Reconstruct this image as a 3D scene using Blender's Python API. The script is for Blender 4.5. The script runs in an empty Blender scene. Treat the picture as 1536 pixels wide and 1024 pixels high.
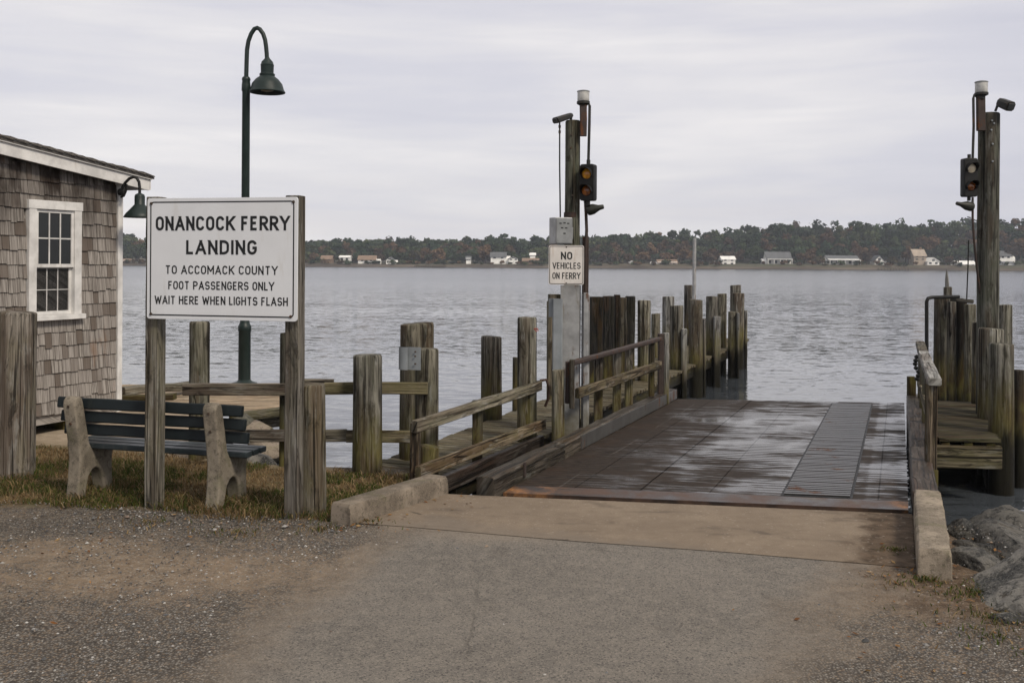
import bpy, math, random
import numpy as np
from mathutils import Vector, Matrix, noise as mn

random.seed(7); rng = np.random.default_rng(7)
sc = bpy.context.scene
COL = sc.collection
R_ = math.radians
V = Vector

# ------------------------------------------------------------------ camera
EYE, FPX, HORIZON, ROLL = 1.9, 1493.33, 393.0, R_(0.35)
WATER = -0.70
cam = bpy.data.cameras.new('camera'); cam_o = bpy.data.objects.new('camera', cam); COL.objects.link(cam_o)
cam.lens = 35.0; cam.sensor_width = 36.0; cam.clip_start = .05; cam.clip_end = 6000
cam.shift_y = -(512 - HORIZON) / 1536
cam_o.matrix_world = Matrix.Translation((0, 0, EYE)) @ Matrix.Rotation(R_(90), 4, 'X') @ Matrix.Rotation(ROLL, 4, 'Z')
sc.camera = cam_o

def ray(px, py):
    X, Y = px - 768, py - HORIZON
    c, s = math.cos(ROLL), math.sin(ROLL)
    return V(((X * c + Y * s) / FPX, 1.0, -(-X * s + Y * c) / FPX))
def at(px, py, z=0.0):            # where the sight line of a pixel meets the level z
    d = ray(px, py); t = (z - EYE) / d.z
    return V((d.x * t, d.y * t, z))
def atd(px, py, depth):           # the point of a sight line at a given depth
    d = ray(px, py)
    return V((d.x * depth, depth, EYE + d.z * depth))

# ------------------------------------------------------------------ objects
def tag(o, label=None, cat=None, group=None, kind=None):
    if label: o['label'] = label
    if cat: o['category'] = cat
    if group: o['group'] = group
    if kind: o['kind'] = kind
    return o
def thing(name, label, cat, loc, group=None):
    o = bpy.data.objects.new(name, None); COL.objects.link(o)
    o.location = loc; o.empty_display_size = .1
    return tag(o, label, cat, group)
def world_origin(o):
    v = V((0, 0, 0))
    while o is not None:
        v = v + V(o.location); o = o.parent
    return v

class Frame:
    def __init__(s, o, x, y, z=(0, 0, 1)):
        s.o, s.x, s.y, s.z = V(o), V(x).normalized(), V(y).normalized(), V(z).normalized()
    def __call__(s, a, b, c=0.0):
        return s.o + s.x * a + s.y * b + s.z * c
WORLD = Frame((0, 0, 0), (1, 0, 0), (0, 1, 0))
def yaw_frame(o, ang):            # x axis turned by ang about z
    return Frame(o, (math.cos(ang), math.sin(ang), 0), (-math.sin(ang), math.cos(ang), 0))

class MB:
    def __init__(s):
        s.v, s.f, s.uv, s.c, s.m = [], [], [], [], []
    def add(s, pts, faces, uvs=None, col=.5, mi=0):
        b = len(s.v); s.v += [tuple(p) for p in pts]
        for k, f in enumerate(faces):
            s.f.append([b + i for i in f])
            s.uv.append(uvs[k] if uvs else [(0, 0)] * len(f))
            s.c.append(col if not isinstance(col, list) else col[k]); s.m.append(mi)
    def box(s, fr, a0, a1, b0, b1, c0, c1, col=.5, mi=0):
        p = [fr(a, b, c) for a in (a0, a1) for b in (b0, b1) for c in (c0, c1)]
        F = [(0, 1, 3, 2), (4, 6, 7, 5), (0, 4, 5, 1), (2, 3, 7, 6), (0, 2, 6, 4), (1, 5, 7, 3)]
        da, db, dc = a1 - a0, b1 - b0, c1 - c0
        L = max(abs(da), abs(db), abs(dc)); o = random.random() * 9
        dims = [(db, dc), (db, dc), (da, dc), (da, dc), (da, db), (da, db)]
        U = []
        loc = [(a, b, c) for a in (0, da) for b in (0, db) for c in (0, dc)]
        ax = 0 if L == abs(da) else (1 if L == abs(db) else 2)
        for q, f in enumerate(F):
            n = q // 2
            rest = [i for i in range(3) if i != n]
            lu = ax if ax in rest else rest[0]
            lv = [i for i in rest if i != lu][0]
            U.append([(loc[i][lu] + o, loc[i][lv] + o * .7 + q * .31) for i in f])
        # orient outward
        if da * db * dc * fr.x.cross(fr.y).dot(fr.z) < 0:
            F = [tuple(reversed(f)) for f in F]; U = [list(reversed(u)) for u in U]
        s.add(p, F, U, col, mi)
    def ring_loft(s, rings, cap0=True, cap1=True, closed=True, uvr=None, col=.5, mi=0):
        n = len(rings[0]); pts = [p for r in rings for p in r]
        F, U = [], []; o = random.random() * 9
        L = [0.0]
        for k in range(1, len(rings)):
            L.append(L[-1] + (V(rings[k][0]) - V(rings[k - 1][0])).length)
        W = [0.0]
        mid = max(rings, key=lambda r: (V(r[0]) - V(r[n // 2])).length)
        for i in range(n):
            W.append(W[-1] + (V(mid[i]) - V(mid[(i + 1) % n])).length)
        m = n if closed else n - 1
        for k in range(len(rings) - 1):
            for i in range(m):
                j = (i + 1) % n
                F.append((k * n + i, k * n + j, (k + 1) * n + j, (k + 1) * n + i))
                U.append([(L[k] + o, W[i]), (L[k] + o, W[i + 1]), (L[k + 1] + o, W[i + 1]), (L[k + 1] + o, W[i])])
        def cap(r, idx):
            c = sum((V(p) for p in r), V()) / n
            ax = (V(r[0]) - c).normalized() if (V(r[0]) - c).length > 1e-6 else V((1, 0, 0))
            nn = (V(r[0]) - c).cross(V(r[n // 4 or 1]) - c)
            ay = nn.cross(ax).normalized() if nn.length > 1e-9 else V((0, 1, 0))
            F.append(idx)
            uu = {i: ((V(r[i]) - c).dot(ax) * .25 + o, (V(r[i]) - c).dot(ay) * .25) for i in range(n)}
            U.append([uu[i % n] for i in idx])
        if closed and cap0: cap(rings[0], tuple(reversed(range(n))))
        if closed and cap1:
            bse = (len(rings) - 1) * n
            F.append(tuple(bse + i for i in range(n)))
            r = rings[-1]; c = sum((V(p) for p in r), V()) / n
            U.append([((V(p) - c).x * .25 + o, (V(p) - c).y * .25) for p in r])
        s.add(pts, F, U, col, mi)
    def cyl(s, p0, p1, r0, r1=None, n=16, col=.5, mi=0):
        s.tube([p0, p1], [r0, r0 if r1 is None else r1], n, col, mi)
    def tube(s, pts, r, n=10, col=.5, mi=0):
        pts = [V(p) for p in pts]
        if not isinstance(r, (list, tuple)): r = [r] * len(pts)
        rings = []; prev = None
        for k, p in enumerate(pts):
            d = (pts[min(k + 1, len(pts) - 1)] - pts[max(k - 1, 0)]).normalized()
            if prev is None:
                a = d.cross(V((0, 0, 1)))
                if a.length < .05: a = d.cross(V((0, 1, 0)))
            else:
                a = prev - d * prev.dot(d)
            a.normalize(); b = d.cross(a); prev = a
            rings.append([p + (a * math.cos(t) + b * math.sin(t)) * r[k] for t in [2 * math.pi * i / n for i in range(n)]])
        s.ring_loft(rings, col=col, mi=mi)
    def lathe(s, base, prof, n=28, axis=(0, 0, 1), col=.5, mi=0, caps=(True, True)):
        ax = V(axis).normalized(); a = ax.cross(V((0, 1, 0)))
        if a.length < .05: a = ax.cross(V((1, 0, 0)))
        a.normalize(); b = ax.cross(a)
        rings = [[V(base) + ax * h + (a * math.cos(t) + b * math.sin(t)) * r for t in [2 * math.pi * i / n for i in range(n)]] for r, h in prof]
        s.ring_loft(rings, caps[0], caps[1], col=col, mi=mi)
    def timber(s, p0, p1, w, h, up=(0, 0, 1), jit=.003, ch=.008, seg=None, col=.5, taper=1.0, mi=0):
        p0, p1 = V(p0), V(p1); d = (p1 - p0); L = d.length; d.normalize()
        up = V(up); sx = d.cross(up); sx.normalize(); uy = sx.cross(d).normalized()
        seg = seg or max(2, int(L / .25)); rings = []
        a, b = w / 2, h / 2; c = min(ch, a * .6, b * .6)
        prof = [(-a + c, -b), (a - c, -b), (a, -b + c), (a, b - c), (a - c, b), (-a + c, b), (-a, b - c), (-a, -b + c)]
        for k in range(-1, seg + 2):
            t = min(max(k / seg, 0), 1); sh = 1.0
            if k in (-1, seg + 1): sh = 1 - c / max(a, b) * .7
            else: pass
            off = c * .5 if k in (-1, seg + 1) else 0
            q = p0 + d * (L * t) + (d * (-off if k == -1 else off)) + sx * random.uniform(-jit, jit) + uy * random.uniform(-jit, jit)
            tt = 1 + (taper - 1) * t
            rings.append([q + sx * x * sh * tt + uy * y * sh * tt for x, y in prof])
        s.ring_loft(rings, col=col, mi=mi)
    def prism(s, fr, poly, a0, a1, col=.5, mi=0):
        # poly in frame (y,z), extruded along frame x
        n = len(poly)
        r0 = [fr(a0, p[0], p[1]) for p in poly]; r1 = [fr(a1, p[0], p[1]) for p in poly]
        s.ring_loft([r0, r1], col=col, mi=mi)
    def build(s, name, mat, parent=None, smooth=30, bevel=0, bevel_seg=2):
        me = bpy.data.meshes.new(name)
        o = bpy.data.objects.new(name, me); COL.objects.link(o)
        org = world_origin(parent) if parent is not None else V((0, 0, 0))
        if parent is None and s.v:
            a = np.array(s.v); org = V((float(a[:, 0].mean()), float(a[:, 1].mean()), float(a[:, 2].min())))
            o.location = org
        me.from_pydata([(x - org.x, y - org.y, z - org.z) for x, y, z in s.v], [], s.f)
        uvl = me.uv_layers.new(name='uv')
        uvl.data.foreach_set('uv', np.array([c for f in s.uv for u in f for c in u], dtype=np.float32))
        ca = me.color_attributes.new('rnd', 'FLOAT_COLOR', 'CORNER')
        cols = np.array([[c, c, c, 1] if not isinstance(c, tuple) else [*c, 1] for c, f in zip(s.c, s.f) for _ in f], dtype=np.float32)
        ca.data.foreach_set('color', cols.ravel())
        for m in (mat if isinstance(mat, (list, tuple)) else [mat]): me.materials.append(m)
        me.polygons.foreach_set('material_index', np.array(s.m, dtype=np.int32))
        if smooth:
            me.polygons.foreach_set('use_smooth', np.ones(len(s.f), dtype=bool))
            me.set_sharp_from_angle(angle=R_(smooth))
        me.update()
        if parent is not None: o.parent = parent
        if bevel:
            b = o.modifiers.new('bevel', 'BEVEL'); b.width = bevel; b.segments = bevel_seg; b.limit_method = 'ANGLE'; b.angle_limit = R_(40)
        return o

def quad_mesh(name, verts, cols, mat, parent=None, loc=(0, 0, 0), nper=4):
    """many loose faces in one mesh, with a colour per face"""
    me = bpy.data.meshes.new(name); n = len(verts) // nper
    me.vertices.add(len(verts)); me.vertices.foreach_set('co', np.asarray(verts, dtype=np.float32).ravel())
    me.loops.add(n * nper); me.polygons.add(n)
    me.loops.foreach_set('vertex_index', np.arange(n * nper, dtype=np.int32))
    me.polygons.foreach_set('loop_start', np.arange(0, n * nper, nper, dtype=np.int32))
    me.polygons.foreach_set('loop_total', np.full(n, nper, dtype=np.int32))
    ca = me.color_attributes.new('rnd', 'FLOAT_COLOR', 'CORNER')
    c = np.repeat(np.concatenate([np.asarray(cols, dtype=np.float32), np.ones((n, 1), dtype=np.float32)], 1), nper, axis=0)
    ca.data.foreach_set('color', c.ravel())
    me.materials.append(mat); me.update(calc_edges=True)
    o = bpy.data.objects.new(name, me); COL.objects.link(o); o.location = loc
    if parent is not None: o.parent = parent
    return o

# ------------------------------------------------------------------ material helpers
class N:
    def __init__(s, name):
        s.mat = bpy.data.materials.new(name); s.mat.use_nodes = True
        s.t = s.mat.node_tree; s.t.nodes.clear()
        s.out = s.t.nodes.new('ShaderNodeOutputMaterial')
    def node(s, typ, props=None, **ins):
        n = s.t.nodes.new(typ)
        for k, v in (props or {}).items(): setattr(n, k, v)
        for k, v in ins.items(): s.set(n.inputs[k.replace('_', ' ')], v)
        return n
    def set(s, sock, v):
        if isinstance(v, bpy.types.NodeSocket): s.t.links.new(v, sock)
        elif isinstance(v, tuple) and len(v) == 3 and sock.type == 'RGBA': sock.default_value = (*v, 1)
        else: sock.default_value = v
    def math(s, op, a, b=0.0, clamp=False):
        n = s.t.nodes.new('ShaderNodeMath'); n.operation = op; n.use_clamp = clamp
        s.set(n.inputs[0], a); s.set(n.inputs[1], b); return n.outputs[0]
    def mix(s, f, a, b, mode='MIX'):
        n = s.t.nodes.new('ShaderNodeMix'); n.data_type = 'RGBA'; n.blend_type = mode
        s.set(n.inputs[0], f)
        for i, v in ((6, a), (7, b)):
            if isinstance(v, tuple) and len(v) == 3: v = (*v, 1)
            s.set(n.inputs[i], v)
        return n.outputs[2]
    def step(s, x, lo, hi, a=0.0, b=1.0):
        n = s.t.nodes.new('ShaderNodeMapRange'); n.interpolation_type = 'SMOOTHSTEP'
        s.set(n.inputs[0], x); s.set(n.inputs[1], lo); s.set(n.inputs[2], hi); s.set(n.inputs[3], a); s.set(n.inputs[4], b)
        return n.outputs[0]
    def noise(s, vec, scale, detail=4, rough=.55, dist=0.0):
        n = s.node('ShaderNodeTexNoise', Scale=scale, Detail=detail, Roughness=rough, Distortion=dist)
        s.set(n.inputs['Vector'], vec); return n.outputs[0]
    def voro(s, vec, scale, feature='F1', out='Distance', rand=1.0):
        n = s.node('ShaderNodeTexVoronoi', {'feature': feature}, Scale=scale, Randomness=rand)
        s.set(n.inputs['Vector'], vec); return n.outputs[out]
    def mapping(s, vec, scale=(1, 1, 1), loc=(0, 0, 0), rot=(0, 0, 0)):
        n = s.t.nodes.new('ShaderNodeMapping'); s.set(n.inputs[0], vec)
        n.inputs[1].default_value = loc; n.inputs[2].default_value = rot; n.inputs[3].default_value = scale
        return n.outputs[0]
    def ramp(s, f, stops, interp='LINEAR'):
        n = s.t.nodes.new('ShaderNodeValToRGB'); s.set(n.inputs[0], f); n.color_ramp.interpolation = interp
        e = n.color_ramp.elements
        while len(e) < len(stops): e.new(.5)
        for k, (p, c) in enumerate(stops):
            e[k].position = p; e[k].color = (*c, 1) if isinstance(c, tuple) else (c, c, c, 1)
        return n.outputs[0]
    def pos(s): return s.t.nodes.new('ShaderNodeNewGeometry').outputs['Position']
    def uv(s): return s.t.nodes.new('ShaderNodeTexCoord').outputs['UV']
    def obj(s): return s.t.nodes.new('ShaderNodeTexCoord').outputs['Object']
    def rnd(s): return s.t.nodes.new('ShaderNodeObjectInfo').outputs['Random']
    def attr(s, name='rnd', out='Color'):
        n = s.t.nodes.new('ShaderNodeAttribute'); n.attribute_name = name; return n.outputs[out]
    def sep(s, v):
        n = s.t.nodes.new('ShaderNodeSeparateXYZ'); s.set(n.inputs[0], v); return n.outputs
    def comb(s, x, y, z):
        n = s.t.nodes.new('ShaderNodeCombineXYZ')
        for i, q in enumerate((x, y, z)): s.set(n.inputs[i], q)
        return n.outputs[0]
    def vadd(s, a, b):
        n = s.t.nodes.new('ShaderNodeVectorMath'); n.operation = 'ADD'; s.set(n.inputs[0], a); s.set(n.inputs[1], b); return n.outputs[0]
    def bump(s, h, strength=.3, dist=.01, normal=None):
        n = s.node('ShaderNodeBump', Strength=strength, Distance=dist); s.set(n.inputs['Height'], h)
        if normal is not None: s.set(n.inputs['Normal'], normal)
        return n.outputs[0]
    def principled(s, color, rough=.6, metal=0.0, normal=None, **kw):
        n = s.t.nodes.new('ShaderNodeBsdfPrincipled')
        s.set(n.inputs['Base Color'], color); s.set(n.inputs['Roughness'], rough); s.set(n.inputs['Metallic'], metal)
        if normal is not None: s.set(n.inputs['Normal'], normal)
        for k, v in kw.items(): s.set(n.inputs[k.replace('_', ' ')], v)
        s.t.links.new(n.outputs[0], s.out.inputs[0]); return n

M = {}
def wood(key, dark, light, moss=(.085, .09, .045), moss_amt=.35, wet=True, stain=(.016, .013, .009), rough=.85, bump=.85, grain=26, grey=.35, tide=.0):
    n = N(key); uv = n.uv(); r = n.rnd()
    uvo = n.vadd(uv, n.comb(n.math('MULTIPLY', r, 37.0), n.math('MULTIPLY', r, 11.0), 0.0))
    g = n.noise(n.mapping(uvo, (1.3, grain, 1)), 1.0, 7, .7, .7)
    g2 = n.noise(n.mapping(uvo, (5.0, grain * 4, 1)), 1.0, 3, .6)
    big = n.noise(n.mapping(uvo, (2.6, 5.5, 1)), 1.0, 6, .66, .5)
    big2 = n.noise(n.mapping(uvo, (3.6, 9, 1), (5, 2, 0)), 1.0, 6, .7, .6)
    big3 = n.noise(n.mapping(uvo, (.8, 5, 1), (15, 4, 0)), 1.0, 4, .6, .3)
    crack = n.noise(n.mapping(uvo, (.5, grain * .8, 1), (3, 7, 0)), 1.0, 4, .55, .35)
    ridge = n.math('ABSOLUTE', n.math('SUBTRACT', n.noise(n.mapping(uvo, (.45, grain * .42, 1), (13, 17, 0)), 1.0, 2, .5, .5), .5))
    crk = n.math('MAXIMUM', n.step(crack, .37, .405, 1.0, 0.0), n.math('MULTIPLY', n.step(ridge, .006, .018, 1.0, 0.0), n.step(big3, .42, .54, 0, .9)))
    c = n.mix(n.step(g, .37, .63), tuple(x * .8 for x in dark), tuple(x * 1.12 for x in light))
    c = n.mix(n.math('MULTIPLY', n.step(big, .46, .58), moss_amt, True), c, moss)
    c = n.mix(n.step(big3, .5, .6, 0, .6), c, tuple(x * .55 + y * .2 for x, y in zip(dark, (.2, .1, .04))))
    c = n.mix(n.step(big2, .53, .66, 0, .7), c, stain)
    c = n.mix(n.step(n.noise(n.mapping(uvo, (3, 13, 1), (1, 9, 0)), 1.0, 5, .68), .55, .66, 0, grey), c, (.30, .30, .275))
    c = n.mix(n.math('MULTIPLY', crk, .85), c, (.01, .008, .006))
    hs = n.node('ShaderNodeHueSaturation', Hue=n.math('ADD', n.math('MULTIPLY', n.math('FRACT', n.math('MULTIPLY', r, 7.3)), .03), .487), Saturation=n.math('ADD', n.math('MULTIPLY', r, .45), .58), Value=n.math('ADD', n.math('MULTIPLY', n.math('FRACT', n.math('MULTIPLY', r, 3.7)), .5), .72), Color=c)
    c = hs.outputs[0]
    rg = rough
    if wet:
        z = n.sep(n.pos())[2]
        zn = n.math('ADD', z, n.math('MULTIPLY', n.math('SUBTRACT', n.noise(n.mapping(uvo, (2, 9, 1), (8, 3, 0)), 1.0, 5, .65), .5), .8))
        zn = n.math('ADD', zn, n.math('MULTIPLY', r, .22))
        zn = n.math('SUBTRACT', zn, tide + .15)
        c = n.mix(n.step(zn, -.05, .62, .68, 0), c, n.mix(n.step(big, .38, .6), (.06, .04, .014), (.115, .1, .026)))
        wetf = n.step(zn, -.3, .08, 1, 0)
        c = n.mix(n.math('MULTIPLY', wetf, .94), c, (.008, .0078, .0062))
        rg = n.math('SUBTRACT', rough, n.math('MULTIPLY', wetf, .3))
    h = n.math('ADD', n.math('MULTIPLY', g, .7), n.math('MULTIPLY', g2, .35))
    h = n.math('SUBTRACT', h, n.math('MULTIPLY', crk, .9))
    n.principled(c, rg, normal=n.bump(h, bump, .014), Specular_IOR_Level=.1)
    M[key] = n.mat
wood('pile_wood', (.05, .043, .031), (.185, .168, .13), moss=(.085, .084, .05), moss_amt=.42)
wood('pole_wood', (.04, .04, .032), (.115, .112, .092), moss=(.075, .08, .05), moss_amt=.5, wet=False, grey=.25)
wood('rail_wood', (.055, .043, .028), (.2, .165, .112), moss=(.11, .098, .045), moss_amt=.45, wet=False)
wood('post_wood', (.07, .06, .046), (.2, .175, .14), moss=(.125, .105, .05), moss_amt=.4, wet=False, grain=34)
wood('deck_wood', (.05, .04, .028), (.155, .125, .088), moss=(.08, .072, .042), moss_amt=.4, wet=False)
wood('mossy_deck_wood', (.028, .023, .015), (.09, .075, .05), moss=(.06, .06, .025), moss_amt=.5, wet=False, grey=.12)
wood('pale_deck_wood', (.2, .145, .092), (.36, .275, .185), moss=(.22, .18, .12), moss_amt=.4, wet=False, stain=(.1, .075, .05), grey=.2)
wood('dark_wood', (.02, .018, .015), (.07, .064, .052), moss=(.045, .045, .024), moss_amt=.4, grey=.18)
wood('black_wood', (.005, .005, .005), (.022, .021, .02), moss=(.04, .036, .018), moss_amt=.25, grey=.08)
wood('grey_wood', (.14, .14, .135), (.31, .305, .29), moss=(.17, .17, .14), moss_amt=.3)
wood('wet_timber', (.018, .014, .011), (.075, .06, .048), moss=(.045, .036, .025), moss_amt=.4, wet=False, rough=.5, grey=.2)

def paint(key, col, rough=.5, metal=0.0, dirt=(.06, .05, .04), dirt_amt=.35, rust=0.0, bump=.08, scale=5.0, var=.18, wetz=False, spec=.28):
    n = N(key); p = n.obj()
    a = n.noise(p, scale, 5, .6); b = n.noise(n.mapping(p, (1, 1, .22)), scale * 2.6, 5, .65)
    f = n.noise(p, scale * 16, 3, .6)
    c = n.mix(n.step(a, .3, .7), tuple(x * (1 - var) for x in col), tuple(min(x * (1 + var), .95) for x in col))
    c = n.mix(n.step(b, .55, .78, 0, dirt_amt), c, dirt)
    if rust:
        rr = n.noise(n.mapping(p, (1, 1, .35), (4, 2, 7)), scale * 1.3, 6, .7)
        rf = n.step(rr, .62 - rust * .25, .72 - rust * .2)
        rc = n.mix(n.step(f, .3, .7), (.045, .018, .009), (.14, .06, .026))
        c = n.mix(rf, c, rc); ro = n.math('ADD', n.math('MULTIPLY', rf, .35), rough, True)
        me = n.math('MULTIPLY', n.math('SUBTRACT', 1.0, rf), metal)
    else:
        ro = n.step(b, .3, .8, rough * .85, min(1, rough * 1.25)); me = metal
    if wetz:
        z = n.math('ADD', n.sep(n.pos())[2], n.math('MULTIPLY', n.math('SUBTRACT', a, .5), .5))
        c = n.mix(n.step(z, -.1, .42, .85, 0), c, (.09, .075, .03))
        c = n.mix(n.step(z, -.3, -.05, .9, 0), c, (.012, .011, .009))
    n.principled(c, ro, me, n.bump(n.math('ADD', f, b), bump, .004), Specular_IOR_Level=spec)
    M[key] = n.mat
paint('white_trim', (.56, .55, .535), .5, dirt=(.28, .24, .19), dirt_amt=.5)
paint('green_metal', (.012, .021, .0195), .45, dirt=(.05, .06, .055), dirt_amt=.4)
paint('shade_inside', (.22, .19, .13), .6)
paint('sign_white', (.58, .595, .62), .42, dirt=(.44, .42, .39), dirt_amt=.5, bump=.02, scale=3, var=.03)
paint('sign_grey', (.54, .515, .49), .5, dirt=(.33, .24, .17), dirt_amt=.5, scale=7, var=.08)
paint('sign_black', (.012, .013, .014), .5, var=.3, dirt_amt=.1)
paint('bolt', (.06, .045, .035), .6, .5, rust=.3, scale=30)
paint('bench_slat', (.0085, .0125, .0145), .55, dirt=(.03, .034, .03), dirt_amt=.45, scale=4, bump=.15, spec=.2)
paint('bench_seat', (.022, .03, .034), .42, dirt=(.1, .1, .095), dirt_amt=.5, scale=4, bump=.15)
paint('galvanised', (.27, .275, .28), .55, .2, dirt=(.16, .13, .085), dirt_amt=.75, rust=.3, scale=4, wetz=True, var=.3)
paint('plate_grey', (.22, .24, .255), .5, .2, dirt=(.2, .19, .17), dirt_amt=.4, scale=4)
paint('box_grey', (.2, .21, .215), .5, .15, dirt=(.14, .12, .1), dirt_amt=.45, scale=8)
paint('box_light', (.36, .365, .37), .5, .1, dirt=(.3, .26, .2), dirt_amt=.5, scale=8)
paint('black_metal', (.0075, .0075, .0075), .55, .0, dirt=(.025, .021, .018), dirt_amt=.4, scale=9, spec=.25)
paint('dark_metal', (.03, .03, .028), .5, .3, rust=.15, scale=9)
paint('olive_metal', (.022, .023, .019), .5, .1, dirt=(.07, .07, .055), dirt_amt=.4, scale=9)
paint('rust_metal', (.042, .03, .026), .7, .1, dirt=(.02, .016, .014), dirt_amt=.5, rust=.3, scale=8)
paint('rust_wet', (.035, .026, .021), .33, .2, dirt=(.015, .012, .01), rust=.42, scale=2.6, bump=.2)
paint('pipe', (.30, .30, .30), .45, .3, rust=.3, scale=12)
paint('roof_dark', (.02, .02, .018), .9, dirt_amt=.2)
paint('house_white', (.74, .73, .70), .6, dirt_amt=.1, scale=.4)
paint('house_roof', (.10, .105, .11), .8, dirt_amt=.2, scale=.5)
paint('house_brown', (.2, .14, .10), .8, dirt_amt=.2, scale=.5)
paint('house_beige', (.32, .265, .21), .8, dirt_amt=.2, scale=.5)
paint('house_window', (.03, .035, .04), .25, dirt_amt=.0, scale=.5)
paint('bark', (.06, .045, .035), .9, scale=3)
paint('rope', (.05, .03, .022), .9, scale=20)
paint('inside', (.012, .011, .01), .9)

# concrete
def concrete(key, col, moss=(.1, .1, .05), moss_amt=.3):
    n = N(key); p = n.obj()
    a = n.noise(p, 3.2, 6, .65); b = n.noise(p, 22, 6, .72); f = n.noise(p, 120, 4, .75)
    c = n.mix(n.step(a, .4, .6), tuple(x * .66 for x in col), tuple(x * 1.2 for x in col))
    c = n.mix(n.step(b, .52, .60, 0, .6), c, tuple(x * .36 for x in col))
    c = n.mix(n.step(f, .5, .6, 0, .4), c, tuple(min(.7, x * 1.55) for x in col))
    c = n.mix(n.step(n.noise(p, 5, 4, .6, .5), .52, .64, 0, moss_amt), c, moss)
    pit = n.step(n.voro(p, 42), .05, .16, 1, 0)
    h = n.math('SUBTRACT', n.math('ADD', n.math('MULTIPLY', b, .6), n.math('MULTIPLY', f, .4)), n.math('MULTIPLY', pit, .25))
    n.principled(c, .88, normal=n.bump(h, .6, .012), Specular_IOR_Level=.12)
    M[key] = n.mat
concrete('concrete', (.225, .19, .148))
concrete('concrete_kerb', (.17, .142, .112))
concrete('bench_concrete', (.175, .152, .12))
concrete('rubble_dark', (.085, .08, .065), (.03, .035, .025), .6)

# boulder
n = N('rock'); p = n.obj(); r = n.rnd()
po = n.vadd(p, n.comb(n.math('MULTIPLY', r, 20.), 0., 0.))
a = n.noise(po, 2.2, 7, .66, .4); b = n.noise(po, 11, 6, .7); f = n.noise(po, 70, 4, .7)
vein = n.math('ABSOLUTE', n.math('SUBTRACT', n.noise(n.mapping(po, (1, 1, 2.2), (0, 0, 0), (.5, .3, .2)), 1.9, 5, .6, .8), .5))
c = n.mix(n.step(a, .44, .56), (.028, .028, .027), (.135, .128, .115))
c = n.mix(n.step(vein, .0, .02, .45, 0), c, (.14, .135, .12))
c = n.mix(n.step(b, .5, .64, 0, .65), c, (.16, .15, .13))
c = n.mix(n.step(n.noise(po, 14, 6, .72), .5, .58, 0, .8), c, (.018, .018, .017))  # dark crevice shade put into the colour by noise
c = n.mix(n.step(n.noise(po, 3.5, 5, .6), .6, .75, 0, .4), c, (.12, .085, .045))
c = n.mix(n.step(f, .5, .62, 0, .5), c, (.17, .165, .155))
c = n.mix(n.step(n.math('ADD', n.sep(n.pos())[2], n.math('MULTIPLY', a, .3)), -.45, -.2, .9, 0), c, (.014, .014, .012))
c = n.node('ShaderNodeHueSaturation', Hue=.5, Saturation=1.05, Value=n.math('ADD', n.math('MULTIPLY', n.math('FRACT', n.math('MULTIPLY', r, 5.7)), .95), .7), Color=c).outputs[0]
n.principled(c, .72, normal=n.bump(n.math('ADD', n.math('MULTIPLY', b, .75), n.math('MULTIPLY', f, .3)), 1.0, .05), Specular_IOR_Level=.14)
M['rock'] = n.mat

# shingles
n = N('shingle'); p = n.pos(); uv = n.uv(); col = n.attr()
sx = n.sep(col)
g = n.noise(n.mapping(n.vadd(uv, n.comb(n.math('MULTIPLY', sx[0], 31.), n.math('MULTIPLY', sx[0], 9.), 0.)), (2.5, 60, 1)), 1., 5, .65, .4)
c = n.mix(n.step(g, .38, .62), (.11, .096, .085), (.325, .3, .275))
c = n.mix(n.step(sx[0], .0, 1., .0, .6), c, (.27, .245, .225))
c = n.mix(n.step(sx[0], .72, .98, .0, .75), c, (.075, .055, .042))
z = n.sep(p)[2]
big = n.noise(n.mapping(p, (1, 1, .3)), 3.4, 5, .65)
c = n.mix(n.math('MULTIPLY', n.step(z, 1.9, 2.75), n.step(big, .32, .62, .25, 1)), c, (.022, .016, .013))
c = n.mix(n.step(n.noise(n.mapping(p, (1, 1, .3), (4, 4, 4)), 5.2, 4, .6), .6, .75, 0, .5), c, (.15, .075, .035))
n.principled(c, .88, normal=n.bump(g, .5, .006), Specular_IOR_Level=.08)
M['shingle'] = n.mat

n = N('roof_shingle'); uv = n.obj()
g = n.noise(uv, 60, 4, .7); b = n.noise(n.mapping(uv, (2.4, 2.4, 2.4)), 3, 3)
c = n.mix(n.step(g, .3, .75), (.05, .045, .04), (.16, .145, .13))
c = n.mix(n.step(b, .4, .7, 0, .6), c, (.06, .053, .048))
n.principled(c, .9, normal=n.bump(g, .7, .01)); M['roof_shingle'] = n.mat

# panes
n = N('window_glass'); p = n.pos()
d = n.principled((.012, .014, .015), .04, Specular_IOR_Level=.35); M['window_glass'] = n.mat
n = N('screen'); d = n.principled((.03, .032, .034), .35); M['screen'] = n.mat
n = N('clear_lens'); g = n.noise(n.obj(), 18, 3)
n.principled(n.mix(n.step(g, .3, .7), (.42, .42, .40), (.62, .61, .58)), .18, Transmission_Weight=.35, IOR=1.4); M['clear_lens'] = n.mat
n = N('amber_lens'); g = n.noise(n.obj(), 14, 3)
n.principled(n.mix(n.step(g, .35, .65), (.42, .16, .012), (.85, .42, .03)), .22, Coat_Weight=.5); M['amber_lens'] = n.mat
n = N('dark_amber_lens'); g = n.noise(n.obj(), 14, 3)
n.principled(n.mix(n.step(g, .35, .65), (.10, .028, .006), (.33, .10, .012)), .22, Coat_Weight=.5); M['dark_amber_lens'] = n.mat
n = N('pale_lens'); g = n.noise(n.obj(), 14, 3)
n.principled(n.mix(n.step(g, .35, .65), (.62, .52, .36), (.8, .72, .55)), .2, Coat_Weight=.5); M['pale_lens'] = n.mat

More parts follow.
